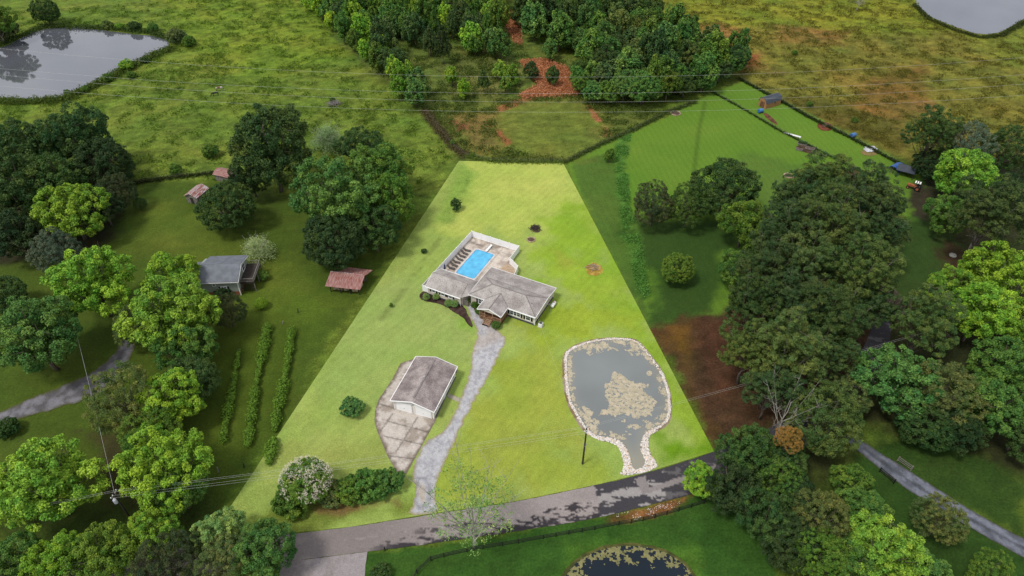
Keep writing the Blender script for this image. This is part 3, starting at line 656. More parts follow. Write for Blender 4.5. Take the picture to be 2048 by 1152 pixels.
px, py = proj_np(q[:, 0], q[:, 1])
k = (dr > .0) & (dw < -.02) & (dw > -.72 + .5*fbm(q[:, 0]*.5, q[:, 1]*.5)) & ((px < 1270) | (py > 745) | ((rs.rand(len(q)) < .4) & (dw > -.5))) | ((dr > 0) & (dw < -.02) & (py > 862))
q = q[k][:4200]; dwk = dw[k][:4200]
stones('stones', np.column_stack([q, .06 + rs.uniform(0, .1, len(q))]), .135, M['loosestone'], 'white and tan rocks ringing the garden pond')
k2 = pdist(*np.array(rs.uniform(-60, 60, (2, 1))), RINGW)
SL = np.array(GP([(1200,1035),(1310,1012),(1385,990),(1350,1015),(1290,1038),(1220,1050)])); lo, hi = SL.min(0), SL.max(0)
q = rs.uniform(lo, hi, (1600, 2)); d = pdist(q[:, 0], q[:, 1], SL); q = q[(d > 0) & (fbm(q[:, 0], q[:, 1]) > .5)][:420]
stones('rubble', np.column_stack([q, np.full(len(q), .03)]), .06, M['loosestone'], 'pale rubble scattered on red soil below the road', 6)

# ------------------------------------------------------------------ foliage builders
def unit(a): return a/(np.linalg.norm(a, axis=-1, keepdims=True)+1e-9)
def leaf_quads(P, N, size, aspect, rs):
    """kite shaped leaves at P facing N"""
    n = len(P); r = unit(rs.normal(size=(n, 3))); u = unit(np.cross(N, r)); v = np.cross(N, u)
    s = (size*rs.uniform(.65, 1.35, n))[:, None]; u = u*s; v = v*s*aspect
    V = np.stack([P-u, P-v*.8+N*s*.12, P+u, P+v*.8+N*s*.12], 1)
    return V.reshape(-1, 3), np.arange(4*n).reshape(n, 4)
def crown_mesh(name, seed, lobes=10, ax=(1, 1, .85), cz=1.15, lob=(.36, .5), puff=(.10, .16), npuff=240, nleaf=110, leaf=.034, aspect=.7, up=.45, flat=1., spread=.58, cone=0., tone=.42, inner=900, radial=False):
    rs = np.random.RandomState(seed); ax = np.array(ax)
    d = unit(rs.normal(size=(lobes*6, 3))); d[:, 2] = np.abs(d[:, 2])*1.1 - .45; d = unit(d)
    ch = [d[0]]
    for _ in range(lobes-1):            # spread the limbs' lobes apart
        dm = np.min(np.linalg.norm(d[:, None]-np.array(ch)[None], axis=2), 1); ch.append(d[np.argmax(dm*rs.uniform(.75, 1, len(d)))])
    L = np.array(ch)*spread*rs.uniform(.8, 1.15, (lobes, 1)); L = np.concatenate([L, [[0, 0, .1]]]); LR = rs.uniform(lob[0], lob[1], lobes+1); LR[-1] = lob[1]*1.1
    w = LR**2/np.sum(LR**2); li = rs.choice(lobes+1, npuff*4, p=w); dd = unit(rs.normal(size=(npuff*4, 3)))
    pc = L[li] + dd*LR[li][:, None]*rs.uniform(.82, 1.06, (npuff*4, 1))
    dist = np.linalg.norm(pc[:, None]-L[None], axis=2)/LR[None]; dist[np.arange(len(li)), li] = 9
    ok = (dist.min(1) > .78) & (pc[:, 2] > -.85); pc = pc[ok]; dd = dd[ok]; li2 = li[ok]
    # thin out puffs that crowd each other
    keep = []; mind = puff[0]*.95
    for i in range(len(pc)):
        if len(keep) >= npuff: break
        if not keep or np.min(np.linalg.norm(pc[keep]-pc[i], axis=1)) > mind: keep.append(i)
    pc = pc[keep]; dd = dd[keep]; li2 = li2[keep]
    m = len(pc); pr = rs.uniform(puff[0], puff[1], m)
    pi = np.repeat(np.arange(m), nleaf); n = len(pi)
    e = unit(rs.normal(size=(n, 3)) + dd[pi]*.7 + np.array([0, 0, .45])); rr = rs.uniform(0, 1, n)**.33
    P = pc[pi] + e*(pr[pi]*rr)[:, None]*np.array([1, 1, flat])
    N = unit(e*.8 + np.array([0, 0, up]) + rs.normal(size=(n, 3))*.6)
    if radial: N = unit(np.cross(e, rs.normal(size=(n, 3))))
    hue = rs.normal(size=(m, 1))*.5 + rs.normal(size=(lobes+1, 1))[li2]*.45
    lv = rs.uniform(1-tone, 1+tone, (n, 1)); pv = (1 + np.clip(hue, -1, 1.2)*tone*.5)[pi]
    Cc = lv*pv*np.array([1, 1, 1]) * (1 + np.clip(hue[pi], -1, 1)*np.array([.24, .02, -.08]))
    sz = np.full(n, leaf)
    # sparse inner leaves
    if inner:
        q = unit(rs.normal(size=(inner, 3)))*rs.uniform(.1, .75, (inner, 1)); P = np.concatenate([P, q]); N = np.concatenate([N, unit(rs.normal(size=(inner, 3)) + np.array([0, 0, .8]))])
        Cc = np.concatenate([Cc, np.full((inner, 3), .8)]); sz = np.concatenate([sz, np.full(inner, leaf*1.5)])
    # stray twigs outside the outline
    P = P*ax
    if cone:
        h = np.clip((P[:, 2]/ax[2]+1)/2, 0, 1.1); f = 1.15-cone*h; P[:, 0] *= f; P[:, 1] *= f
    P[:, 2] += cz
    V, F = leaf_quads(P, N, sz, aspect, rs)
    return npmesh(name, V, F, np.clip(np.repeat(Cc, 4, 0), .2, 2)), L*ax + np.array([0, 0, cz])
def trunk_mesh(name, tips, seed, h0=.35, r0=.055, bend=.06, sub=3, bare=0):
    rs = random.Random(seed); mb = MB(); top = Vector(tips[-1]); top.z *= .95
    pts = [Vector((0, 0, -.02))]
    for k in range(1, 6):
        f = k/5; pts.append(Vector((top.x*f + rs.uniform(-bend, bend), top.y*f + rs.uniform(-bend, bend), top.z*f)))
    mb.tube(pts, [r0*(1-.8*k/5) for k in range(6)], 7)
    for t in tips[:-1]:
        t = Vector(t); f = rs.uniform(.25, .6); a = pts[0].lerp(pts[-1], f); i = f*5; a = pts[int(i)].lerp(pts[min(5, int(i)+1)], i-int(i))
        mid = a.lerp(t, .5) + Vector((rs.uniform(-.06, .06), rs.uniform(-.06, .06), -.05)); e = t + (t-a)*(.25+bare*.2)
        rr = r0*.5*(1-f*.5); mb.tube([a, mid, t, e], [rr, rr*.7, rr*.4, rr*.12], 5, False)
        for _ in range(sub):
            b0 = mid.lerp(e, rs.uniform(0, .9)); dr = Vector((rs.gauss(0, 1), rs.gauss(0, 1), rs.gauss(.3, .8))).normalized()
            b1 = b0 + dr*rs.uniform(.15, .32); b2 = b1 + (dr + Vector((rs.gauss(0, .5), rs.gauss(0, .5), rs.gauss(.2, .4))))*.12
            mb.tube([b0, b1, b2], [rr*.3, rr*.18, rr*.05], 4, False)
            if bare:
                for _ in range(bare):
                    c0 = b0.lerp(b2, rs.uniform(.2, 1)); c1 = c0 + Vector((rs.gauss(0, 1), rs.gauss(0, 1), rs.gauss(.3, .7))).normalized()*rs.uniform(.07, .16)
                    mb.tube([c0, c1], [rr*.12, rr*.03], 3, False)
    me = bpy.data.meshes.new(name); me.from_pydata([tuple(v) for v in mb.v], [], mb.f); me.shade_smooth(); return me
KINDS = {}
def kind(nm, n, leafmat, bark, **kw):
    tr = {k[2:]: kw.pop(k) for k in list(kw) if k.startswith('t_')}
    L = []
    for i in range(n):
        c, tips = crown_mesh(nm+'_crown', hash_(nm)+i*13, **kw); c.materials.append(M[leafmat])
        t = trunk_mesh(nm+'_trunk', [tuple(v) for v in tips], i+5, **tr); t.materials.append(M[bark]); L.append((c, t))
    KINDS[nm] = L
def hash_(s): return sum(ord(c)*(i+3) for i, c in enumerate(s)) % 9973
kind('broad', 6, 'leaf', 'bark', npuff=250, nleaf=105, puff=(.085, .145), leaf=.027, lobes=13, lob=(.28, .46), spread=.64, inner=1500)
kind('tall', 3, 'leaf', 'bark', ax=(.95, .95, 1.1), cz=1.2, npuff=330, nleaf=88, puff=(.08, .135), leaf=.027, lobes=15, lob=(.28, .42), spread=.64)
kind('dense', 3, 'leaf', 'bark', lobes=16, spread=.5, lob=(.42, .5), npuff=420, nleaf=80, puff=(.07, .12), leaf=.024, cz=.95, ax=(1, 1, .85), tone=.4)
kind('pine', 5, 'needle', 'pinebark', lobes=15, ax=(1, 1, 1.15), cz=2.0, lob=(.2, .34), spread=.72, npuff=380, nleaf=75, puff=(.06, .12), leaf=.034, aspect=.3, flat=.6, up=.7, tone=.35, inner=1200, t_r0=.04, t_sub=2)
kind('olive', 3, 'leaf', 'bark', lobes=12, npuff=420, nleaf=80, puff=(.06, .11), leaf=.022, aspect=.5, up=.3, tone=.35, ax=(1, 1, .9))
kind('young', 6, 'leaf', 'bark', lobes=8, ax=(1, 1, 1.35), cz=1.45, lob=(.34, .5), spread=.55, npuff=75, nleaf=60, puff=(.15, .24), leaf=.075, inner=150, cone=.35)
kind('conical', 2, 'needle', 'bark', lobes=12, ax=(.9, .9, 1.6), cz=1.6, lob=(.3, .4), spread=.5, npuff=110, nleaf=60, puff=(.12, .2), leaf=.07, aspect=.35, inner=200, cone=.8)
kind('shrub', 3, 'leaf', 'bark', lobes=9, ax=(1, 1, .75), cz=.62, lob=(.36, .46), spread=.5, npuff=130, nleaf=70, puff=(.12, .18), leaf=.05, inner=200, t_r0=.04)
kind('thin', 1, 'leaf', 'palebark', lobes=13, ax=(1, 1, .8), cz=1.5, lob=(.22, .36), spread=.75, npuff=170, nleaf=20, puff=(.1, .18), leaf=.022, inner=200, t_r0=.04, t_sub=7, t_bare=3)
# a shrub in full white blossom and a willow-like spray
def spray_mesh(name, seed, n=260, rad=1.0):
    rs = np.random.RandomState(seed); V = []; F = []; Cc = []
    for i in range(n):
        a = rs.uniform(0, 2*PI); el = rs.uniform(.15, 1.45); L = rs.uniform(.75, 1.1)*rad; d = np.array([math.cos(a)*math.cos(el), math.sin(a)*math.cos(el), math.sin(el)])
        base = np.array([0, 0, .35]); side = unit(np.cross(d, rs.normal(size=3))); pts = []
        for k in range(7):
            f = k/6; pts.append(base + d*L*f + np.array([0, 0, -.55*f*f*L*math.cos(el)]))
        c = rs.uniform(.8, 1.25)
        for k in range(6):
            for q in range(5):
                p = pts[k]*(1-q/5)+pts[k+1]*(q/5) + rs.normal(size=3)*.012*(1+k)
                s = unit(rs.normal(size=3) + d)*.05; t = unit(np.cross(s, rs.normal(size=3)))*.011
                b = len(V); V += [p-s, p-t, p+s, p+t]; F.append((b, b+1, b+2, b+3)); Cc += [(c, c, c)]*4
    return npmesh(name, np.array(V), np.array(F), np.array(Cc))
sp_me = spray_mesh('spray_crown', 3); sp_me.materials.append(M['weed'])
sp_tr = trunk_mesh('spray_trunk', [(math.cos(a)*.45, math.sin(a)*.45, .85) for a in np.linspace(0, 2*PI, 12, endpoint=False)] + [(0, 0, .9)], 9, r0=.04, bare=2); sp_tr.materials.append(M['palebark'])
KINDS['spray'] = [(sp_me, sp_tr)]
bare_tr = trunk_mesh('bare_trunk', [(math.cos(a)*.6, math.sin(a)*.6, 1.3+.3*math.sin(3*a)) for a in np.linspace(0, 2*PI, 9, endpoint=False)] + [(0, 0, 1.7)], 19, r0=.05, sub=7, bare=4); bare_tr.materials.append(M['palebark'])

COLS = {'bright': (.128,.240,.024), 'lime': (.142,.245,.02), 'mid': (.076,.142,.02), 'green': (.066,.138,.026), 'dark': (.038,.076,.018), 'deep': (.024,.047,.015), 'olive': (.085,.115,.032), 'pine': (.042,.072,.019),
        'pine2': (.060,.096,.023), 'grey': (.075,.105,.065), 'pale': (.20,.27,.15), 'brown': (.045,.06,.022), 'lot': (.16,.26,.07), 'emerald': (.064,.150,.038), 'orange': (.20,.12,.03), 'wisp': (.26,.34,.18)}  # lot: leaf colour raised to carry the extra brightness inside the lot
TN = [0]
def tree_at(kd, px, py, rpx, col, label, h=1.0, name='tree', cat='tree', group=None, var=None, lean=0, rz=None, K_=1.35, trunk=True):
    """crown centre and half width measured in the photo; finds the real place and size on the ground"""
    TN[0] += 1; rs = random.Random(TN[0]*7+3)
    czu = {'broad':1.15,'tall':1.2,'dense':.95,'pine':2.0,'olive':1.15,'young':1.45,'conical':1.6,'shrub':.62,'thin':1.5,'spray':.6}[kd]
    Rr = rpx*.11
    for _ in range(6):
        z = czu*Rr*h; X, Y = gp(px, py, z); Rr = rpx*depth(X, Y, z)/FPX/1.0
    c, t = KINDS[kd][(var if var is not None else TN[0]) % len(KINDS[kd])]
    root = empty(name, (X, Y, 0), rs.uniform(0, 2*PI) if rz is None else rz, label, cat, group); root.scale = (Rr, Rr, Rr*h)
    root.rotation_euler.x = lean
    co = bpy.data.objects.new('crown', c); COL.objects.link(co); co.parent = root
    b = np.array(COLS[col])*rs.uniform(.9, 1.12)*K_*np.array([rs.uniform(.93, 1.07), 1, rs.uniform(.9, 1.15)]); co.color = (*b, 1)
    if trunk:
        to = bpy.data.objects.new('trunk', t); COL.objects.link(to); to.parent = root
    return root

T = [
 # upper left pasture
 ('dense',90,22,27,'dark','round dark tree standing alone behind the far left pond'),
 ('broad',-14,42,40,'mid','mid green tree cut by the left edge above the pond'),
 # left wood
 ('tall',150,275,68,'dark','tall dark tree at the top of the left wood, crest highest against the pasture'),
 ('broad',62,302,68,'dark','dark green oak in the left wood, left of the crest'),
 ('broad',-2,292,52,'mid','mid green tree at the left edge, top of the wood'),
 ('dense',205,330,60,'deep','very dark rounded tree on the right shoulder of the left wood'),
 ('broad',30,380,72,'dark','dark spreading tree in the left wood by the frame edge'),
 ('broad',108,362,66,'dark','dark oak in the middle of the left wood above the light tree'),
 ('olive',232,385,38,'brown','brownish scrubby tree at the right foot of the left wood'),
 ('broad',32,462,58,'deep','deep green low tree at the lower left of the left wood'),
 ('broad',205,412,42,'deep','deep shaded tree just right of the light forked tree'),
 ('broad',140,420,64,'bright','lighter green forked tree in front of the left wood'),
 ('olive',108,503,44,'grey','grey green tree below the light forked tree'),
 # middle left
 ('tall',541,300,82,'dark','tall dark oak standing in the pasture above the tin sheds'),
 ('olive',500,352,42,'deep','deep green low tree left under the tall dark oak'),
 ('spray',655,278,42,'pale','pale wispy willow like tree behind the big oak group'),
 ('broad',756,338,66,'mid','mid green tree at the right of the big oak group'),
 ('broad',722,292,46,'dark','dark tree at the back of the big oak group'),
 ('broad',680,392,86,'green','big fresh green tree in front of the oak group'),
 ('tall',780,400,52,'mid','green tree hanging over the right edge of the oak group'),
 ('dense',668,480,66,'deep','deep shaded tree at the foot of the oak group, above the red shed'),
 ('broad',748,455,52,'dark','dark tree between the oak group and the lot edge'),
 ('dense',455,412,55,'dark','dark solid tree standing on the lawn beside the tin shed'),
 ('spray',515,496,38,'wisp','pale feathery tree behind the deck of the blue grey house'),
 # around the left house
 ('dense',8,590,42,'dark','dark rounded tree cut by the left edge above the maple'),
 ('broad',186,565,80,'bright','bright green maple left of the blue grey house'),
 ('broad',72,672,88,'green','large green maple at the left edge above the track'),
 ('broad',340,545,56,'lime','yellow green tree top standing against the blue grey house'),
 ('broad',345,625,88,'bright','large bright maple covering the front of the blue grey house'),
 ('olive',275,650,44,'olive','olive small leaved tree at the left foot of the large maple'),
 ('broad',375,690,58,'green','green lower maple right under the large bright maple'),
 ('olive',245,800,72,'olive','olive tree with pale tips right of the track end'),
 ('dense',385,760,54,'dark','dark tree above the bright tree, beside the vine rows'),
 ('broad',335,800,66,'lime','yellow green tree in the lower left row beside the vines'),
 ('olive',300,862,58,'mid','mid green tree between the yellow green tree and the lower maple'),
 ('broad',325,930,86,'bright','bright green tree just above the utility line on the left'),
 ('broad',360,985,50,'green','green low tree touching the utility wires at left'),
 ('broad',90,968,98,'bright','large bright round maple left of the utility pole'),
 ('broad',8,980,60,'bright','bright maple cut by the left edge, lower left'),
 ('broad',20,1130,62,'green','green tree in the bottom left corner'),
 ('broad',112,1122,62,'bright','bright green tree along the bottom edge, second from the left corner'),
 ('broad',205,1108,66,'mid','mid green tree at the bottom edge below the utility pole'),
 ('broad',300,1072,52,'bright','bright tree at the foot of the utility pole'),
 ('olive',335,1125,66,'brown','brownish dark tree at the bottom edge left of the road end'),
 ('broad',440,1065,52,'lot','pale green tree at the sharp left corner of the lot'),
 ('broad',520,1100,66,'green','dense green tree overhanging the road at the bottom'),
 ('olive',448,1130,58,'olive','olive tree at the bottom edge beside the overhanging tree'),
 # right of the lot
 ('olive',1308,408,45,'brown','dull brownish tree, left one of the trio right of the lot'),
 ('olive',1378,412,43,'dark','dark middle tree of the trio right of the lot'),
 ('dense',1450,376,64,'dark','large round dark tree, right one of the trio beyond the lot'),
 ('broad',1490,445,54,'mid','fresh green broadleaf tree on the upper left edge of the pines'),
 ('broad',1482,535,42,'green','green broadleaf tree on the left edge of the pines'),
]
PN = [(1640,370,58,'pine2','pine at the far tip of the pine grove, overlapping the far lawn'),(1590,400,50,'pine','dark pine behind the upper broadleaf tree'),(1730,395,64,'pine','pine at the upper right of the grove facing the scrap heap'),
 (1570,460,58,'pine','dark pine in the upper middle of the grove'),(1660,450,66,'pine2','light pine in the upper middle of the grove'),(1765,460,52,'pine','dark pine on the right edge of the grove'),
 (1530,530,56,'pine','dark pine behind the left edge of the grove'),(1610,530,60,'pine2','olive pine in the very centre of the grove'),(1715,535,68,'pine2','rounded olive pine on the right side of the grove'),
 (1510,610,52,'pine','dark pine on the left side of the grove near the lawn corner'),(1585,610,60,'pine','dark pine below the centre of the grove'),(1665,630,66,'pine','tall dark pine above the red ground'),(1745,610,48,'pine','dark pine beside the dirt path'),
 (1500,690,54,'pine2','pine leaning over the red ground on the left'),(1580,700,68,'pine2','big olive pine above the red ground'),(1660,700,52,'pine','dark pine on the lower right of the grove'),(1545,770,50,'pine','lowest dark pine of the grove over the red ground')]
for a in PN: T.append(('pine', a[0], a[1], a[2]*1.1, a[3], a[4]))
T += [
 # right edge wood
 ('pine',1868,262,50,'dark','dark pine with a pale leaning trunk behind the tarpaulin'),
 ('olive',1930,292,56,'grey','grey green tree at the back of the right wood'),
 ('olive',2020,300,56,'dark','dark tree at the right edge behind the right wood'),
 ('dense',1862,330,34,'deep','very dark bush like tree beside the slate coloured lean-to'),
 ('broad',1932,350,62,'bright','bright green broadleaf in the upper right wood'),
 ('broad',1892,425,44,'green','green lower tree hanging over the shaded right lawn'),
 ('pine',1985,420,72,'pine','wide dark pine with pale limbs above the bright maples'),
 ('olive',2045,390,50,'deep','deep green tree cut by the right edge'),
 ('broad',1998,545,68,'lime','yellow green maple at the right edge'),
 ('broad',1905,572,46,'bright','bright small maple beside the dark lawn gap'),
 ('broad',1960,625,70,'bright','bright maple in the middle of the right wood'),
 ('broad',2040,640,58,'lime','yellow green maple cut by the right edge, middle height'),
 ('pine',1852,645,66,'pine2','olive pine between dirt path and the maples'),
 ('broad',2015,735,72,'green','green maple at the right edge below the bright ones'),
 ('broad',1795,760,78,'emerald','blue green maple right of the red ground'),
 ('olive',1890,790,72,'olive','olive tree in the lower right wood'),
 ('broad',1975,810,68,'green','green tree in the lower right wood near the edge'),
 ('broad',2045,860,56,'dark','dark tree at the right edge above the lower lawn'),
 ('dense',1850,852,52,'dark','dark tree at the foot of the lower right wood'),
 ('broad',1915,860,50,'deep','deep shaded tree over the lane side lawn'),
 ('olive',1652,840,76,'pine2','large olive oak between the red ground and the lane'),
 ('olive',1690,790,48,'olive','olive tree behind the large olive oak'),
 ('broad',1498,905,62,'dark','dark tree at the end of the road beside the lot corner'),
 ('broad',1572,925,48,'dark','dark green tree right behind the orange tinged tree'),
 ('broad',1408,962,38,'bright','bright small tree hanging over the road end'),
 ('olive',1562,965,48,'mid','green tree with a rusty orange top in the lower right'),
 ('broad',1468,975,56,'deep','deep dark tree behind the small bright tree at the road end'),
 ('broad',1535,1035,58,'dark','dark tree below the orange tinged tree'),
 ('dense',1590,1000,48,'deep','deep shaded tree right of the orange tinged tree'),
 ('broad',1700,965,42,'mid','light crowned tree beside the lane bend'),
 ('olive',1640,1035,60,'olive','olive tree left of the lane in the lower right'),
 ('broad',1722,1015,50,'green','blue green tree between the olive tree and the lane'),
 ('dense',1580,1085,60,'deep','deep dark tree at the bottom right of the board fence'),
 ('olive',1640,1110,58,'mid','mid green tree at the bottom edge, right of the dark pond'),
 ('broad',1770,1105,78,'bright','large bright maple at the bottom edge left of the lane'),
 ('broad',1700,1125,58,'green','green maple at the bottom edge between two others'),
 ('broad',1850,1140,52,'green','green tree at the bottom edge right of the large maple'),
 ('olive',1882,1038,50,'olive','olive tree standing over the gravel lane'),
 ('olive',1985,1150,48,'mid','mid green tree in the bottom right corner'),
]
for t in T: tree_at(t[0], t[1], t[2], t[3]*(1.0 if t[0] in ('broad','tall') else 1.04), t[4], t[5], h={'tall':1.,'pine':.95}.get(t[0], 1.0))
# rusty sprig colour on the tinged tree
tree_at('olive',1556,925,27,'orange','rusty orange dying treetop in the lower right trees', name='tree', h=1.0, trunk=False).location.z = 6.5
r_ = empty('bare_tree', (*gp(1545,892,0), 0), .4, 'leafless grey tree among the dark trees at the lot corner', 'tree'); r_.scale = (4.0, 4.0, 7.6); link('trunk', bare_tr, None, r_)
r_ = empty('bare_tree', (*gp(1713,22,0), 0), 1.4, 'small leafless tree in the pasture near the top edge', 'tree'); r_.scale = (3.2, 3.2, 3.2); link('trunk', bare_tr, None, r_)
# inside the lot
S = [
 ('shrub',705,815,23,'emerald','round green bush alone on the lawn left of the garage','bush'),
 ('young',912,408,10,'dark','small dark sapling near the top left of the lot','sapling'),
 ('young',782,610,4,'mid','tiny sapling left of the guest wing','sapling'),
 ('shrub',848,502,6,'dark','dark low bush left of the pool fence','bush'),
 ('shrub',585,1000,38,'mid','left end bush of the hedge row above the road','bush'),
 ('shrub',662,990,28,'olive','low bush right of the white flowering shrub','bush'),
 ('shrub',700,980,30,'mid','middle bush of the hedge row above the road','bush'),
 ('shrub',737,970,36,'green','bushy green shrub left of the pad tip','bush'),
 ('shrub',776,965,30,'green','last green shrub of the hedge row beside the pad tip','bush'),
 ('dense',852,593,7,'lot','first round shrub from the fence in the mulch bed','bush'),
 ('dense',872,593,7,'lot','second round shrub from the fence in the mulch bed','bush'),
 ('dense',897,606,8,'lot','third round shrub in the mulch bed, under the wing windows','bush'),
 ('dense',909,607,8,'lot','fourth round shrub in the mulch bed, nearest the gate','bush'),
 ('shrub',950,609,8,'mid','dark leafy bush at the house corner left of the porch','bush'),
 ('shrub',956,622,7,'green','small bush against the porch left side','bush'),
 ('dense',992,650,9,'green','clipped oval shrub in front of the porch','bush'),
 # left property
 ('dense',280,407,13,'dark','small dark round bush on the left lawn','bush'),
 ('dense',522,607,12,'lime','yellow green round bush below the deck','bush'),
 ('shrub',446,589,17,'deep','dark foundation bush against the brick base','bush'),
 ('olive',455,622,34,'brown','brownish olive shrub right of the large maple','bush'),
 ('shrub',525,552,12,'mid','leafy bush at the deck corner','bush'),
 ('shrub',14,856,22,'dark','dark low bush beside the gravel track','bush'),
 # right
 ('dense',1355,537,33,'mid','solitary rounded tree on the shaded right lawn','tree'),
 ('young',1219,310,11,'mid','thin young tree at the head of the ditch','sapling'),
 ('shrub',760,1146,20,'dark','dark shrub at the bottom edge by the concrete drive','bush'),
]
for k_, x, y, r, c, l, cat in S: tree_at(k_, x, y, r*1.1, c, l, name={'bush':'bush','sapling':'sapling','tree':'tree'}[cat], cat=cat, h=1.0 if k_ != 'young' else .9)
# white flowering shrub
w = tree_at('dense', 612, 962, 52, 'mid', 'large shrub covered in white blossom at the left of the hedge row', name='flowering_shrub', cat='shrub')
rs = np.random.RandomState(9); n = 900
d = unit(rs.normal(size=(n, 3))); d[:, 2] = np.abs(d[:, 2]); Pp = d*np.array([.97, .97, .8])*rs.uniform(.9, 1.08, (n, 1)); Pp[:, 2] += .97
keep = fbm(Pp[:, 0]*3+5, Pp[:, 1]*3+Pp[:, 2]*2, 3) > .42; Pp = Pp[keep]; pi = np.repeat(np.arange(len(Pp)), 9)
Q = Pp[pi] + rs.normal(size=(len(pi), 3))*np.array([.018, .018, .03]); V, F = leaf_quads(Q, unit(rs.normal(size=Q.shape)+np.array([0, 0, 1])), np.full(len(Q), .014), .8, rs)
bl = link('blossom', npmesh('blossom', V, F, np.ones((len(V), 3))), M['leaf'], w); bl.color = (.72, .66, .56, 1)
# thin tree leaning out over the road
r_ = tree_at('thin', 945, 952, 66, 'lot', 'thin see-through tree with pale limbs beside the road', name='tree', cat='tree', h=1.0)
r_.location = (*gp(948, 1096), 0); r_.scale = (6.0, 6.0, 8.3)

# ------------------------------------------------------------------ young wood at the top
def scatter(polys, spacing, seed, avoid=(), jit=.35):
    out = []; rs = np.random.RandomState(seed)
    for poly in polys:
        W = GP(poly); P = np.array(W); lo, hi = P.min(0), P.max(0); r = 0
        y = lo[1]
        while y < hi[1]:
            x = lo[0] + (r % 2)*spacing/2
            while x < hi[0]:
                out.append((x + rs.uniform(-jit, jit)*spacing, y + rs.uniform(-jit, jit)*spacing)); x += spacing
            y += spacing*.85; r += 1
        q = np.array(out)
    q = np.array(out); ok = np.zeros(len(q), bool)
    for poly in polys: ok |= pdist(q[:, 0], q[:, 1], GP(poly)) > 0
    for poly in avoid: ok &= pdist(q[:, 0], q[:, 1], GP(poly)) < 1.2
    return q[ok]
PATHS = [[(995,20),(1022,18),(1042,45),(1045,125),(1100,110),(1150,140),(1158,195),(1040,200),(1035,130),(1000,50)]]
WL = [[(622,-30),(1010,-30),(1000,60),(985,105),(930,110),(900,80),(830,100),(775,80),(700,85),(640,20)]]
WR = [[(1040,-30),(1255,-30),(1300,35),(1350,75),(1400,100),(1478,128),(1470,165),(1380,195),(1310,210),(1205,205),(1165,170),(1150,115),(1090,105),(1050,60)]]
def small_tree(x, y, r, col, label, group, kd='young', name='young_tree', h=1.0):
    if group and 'red track' in group:
        label = {'young':'upright','conical':'pointed','broad':'spreading'}[kd] + ' ' + {'green':'fresh green','mid':'mid green','dark':'dark green','bright':'light green','pine2':'olive green'}[col] + ' ' + label
    TN[0] += 1; rs = random.Random(TN[0]); c, t = KINDS[kd][TN[0] % len(KINDS[kd])]
    root = empty(name, (x, y, 0), rs.uniform(0, 6.28), label, 'tree', group); root.scale = (r, r, r*h*rs.uniform(.85, 1.15))
    co = bpy.data.objects.new('crown', c); COL.objects.link(co); co.parent = root
    b = np.array(COLS[col])*rs.uniform(.8, 1.25)*1.35*np.array([rs.uniform(.9, 1.15), 1, rs.uniform(.85, 1.3)]); co.color = (*b, 1)
    to = bpy.data.objects.new('trunk', t); COL.objects.link(to); to.parent = root; return root
rr_ = random.Random(5)
for x, y in scatter(WL, 7.4, 11, PATHS):
    small_tree(x, y, rr_.uniform(3.4, 4.9), rr_.choice(['green','green','mid','dark','mid','bright','dark']), 'tree packed in the wood left of the red earth track', 'young trees left of the red track', rr_.choice(['young','young','young','conical']))
for x, y in scatter(WR, 7.7, 12, PATHS):
    small_tree(x, y, rr_.uniform(3.8, 5.6), rr_.choice(['green','mid','dark','dark','green','pine2']), 'tree packed in the wood right of the red earth track', 'trees right of the red track', rr_.choice(['young','young','young','broad']))
HC = [(628,22),(645,40),(668,62),(690,84),(712,104),(735,122),(760,142),(790,165),(815,185),(838,200),(700,62),(730,92),(770,118),(800,150)]
for i, (px, py) in enumerate(HC):
    X, Y = gp(px, py); small_tree(X, Y, rr_.uniform(2.8, 4.2), rr_.choice(['bright','mid','green','lime']), 'bright scrubby tree in the hedge line bounding the left pasture', 'scrubby trees along the pasture edge')
ED = [(1160,190,3.4,'mid'),(1185,205,3.8,'green'),(1215,208,3.6,'mid'),(1245,205,5,'green'),(1285,208,5.2,'green'),(1330,200,4.6,'mid'),(1365,195,4.2,'dark'),(1400,185,4.2,'green'),(1435,165,4.2,'dark'),(1460,150,4.6,'dark'),(1475,138,4,'green')]
for px, py, r, c in ED:
    X, Y = gp(px, py); small_tree(X, Y, r, c, 'fuller tree on the front edge of the dense wood facing the mown field', 'trees on the front edge of the dense wood', 'broad')
MS = [('conical',968,185,3.0,'dark','small dark fir in the middle of the clearing'),('young',905,172,2.6,'bright','slender bright tree in the clearing left of the fir'),('young',928,198,2.4,'lime','yellow green sapling in the clearing below the slender tree'),
 ('conical',862,112,4.2,'dark','dark conical tree at the top of the clearing, left of its twin'),('conical',888,128,4.2,'deep','darker conical tree at the top of the clearing, right of its twin'),
 ('young',1000,160,2.6,'bright','light green sapling left of the lower red earth'),('young',1020,170,3.0,'bright','light sapling clump at the left rim of the red earth'),('young',1012,185,2.4,'mid','small dim sapling below the light clump'),
 ('young',1062,160,2.8,'dark','dark slim tree at the left of the red earth patch'),('young',1105,172,2.4,'dark','slim dark tree standing in the middle of the red earth patch'),('young',1152,172,2.8,'green','slim tree on the right rim of the red earth patch'),
 ('young',1100,120,3.0,'green','pale green young tree just above the red earth patch'),('young',812,195,4.2,'bright','bright leafy tree at the lower end of the hedge line'),('young',832,215,3.8,'green','green tree at the foot of the hedge line'),
 ('broad',790,150,5.0,'dark','dark full tree in the hedge line beside the clearing'),('young',950,112,3.2,'mid','mid green sapling below the left wood'),('young',985,110,4.0,'green','bushy tree below the left wood beside the track'),('young',1000,118,4.2,'green','full bushy tree on the left side of the upper red track'),
 ('young',770,118,4.8,'dark','dark upright tree on the hedge line above the clearing')]
for kd, px, py, r, c, l in MS:
    X, Y = gp(px, py); small_tree(X, Y, r, c, l, None, kd)

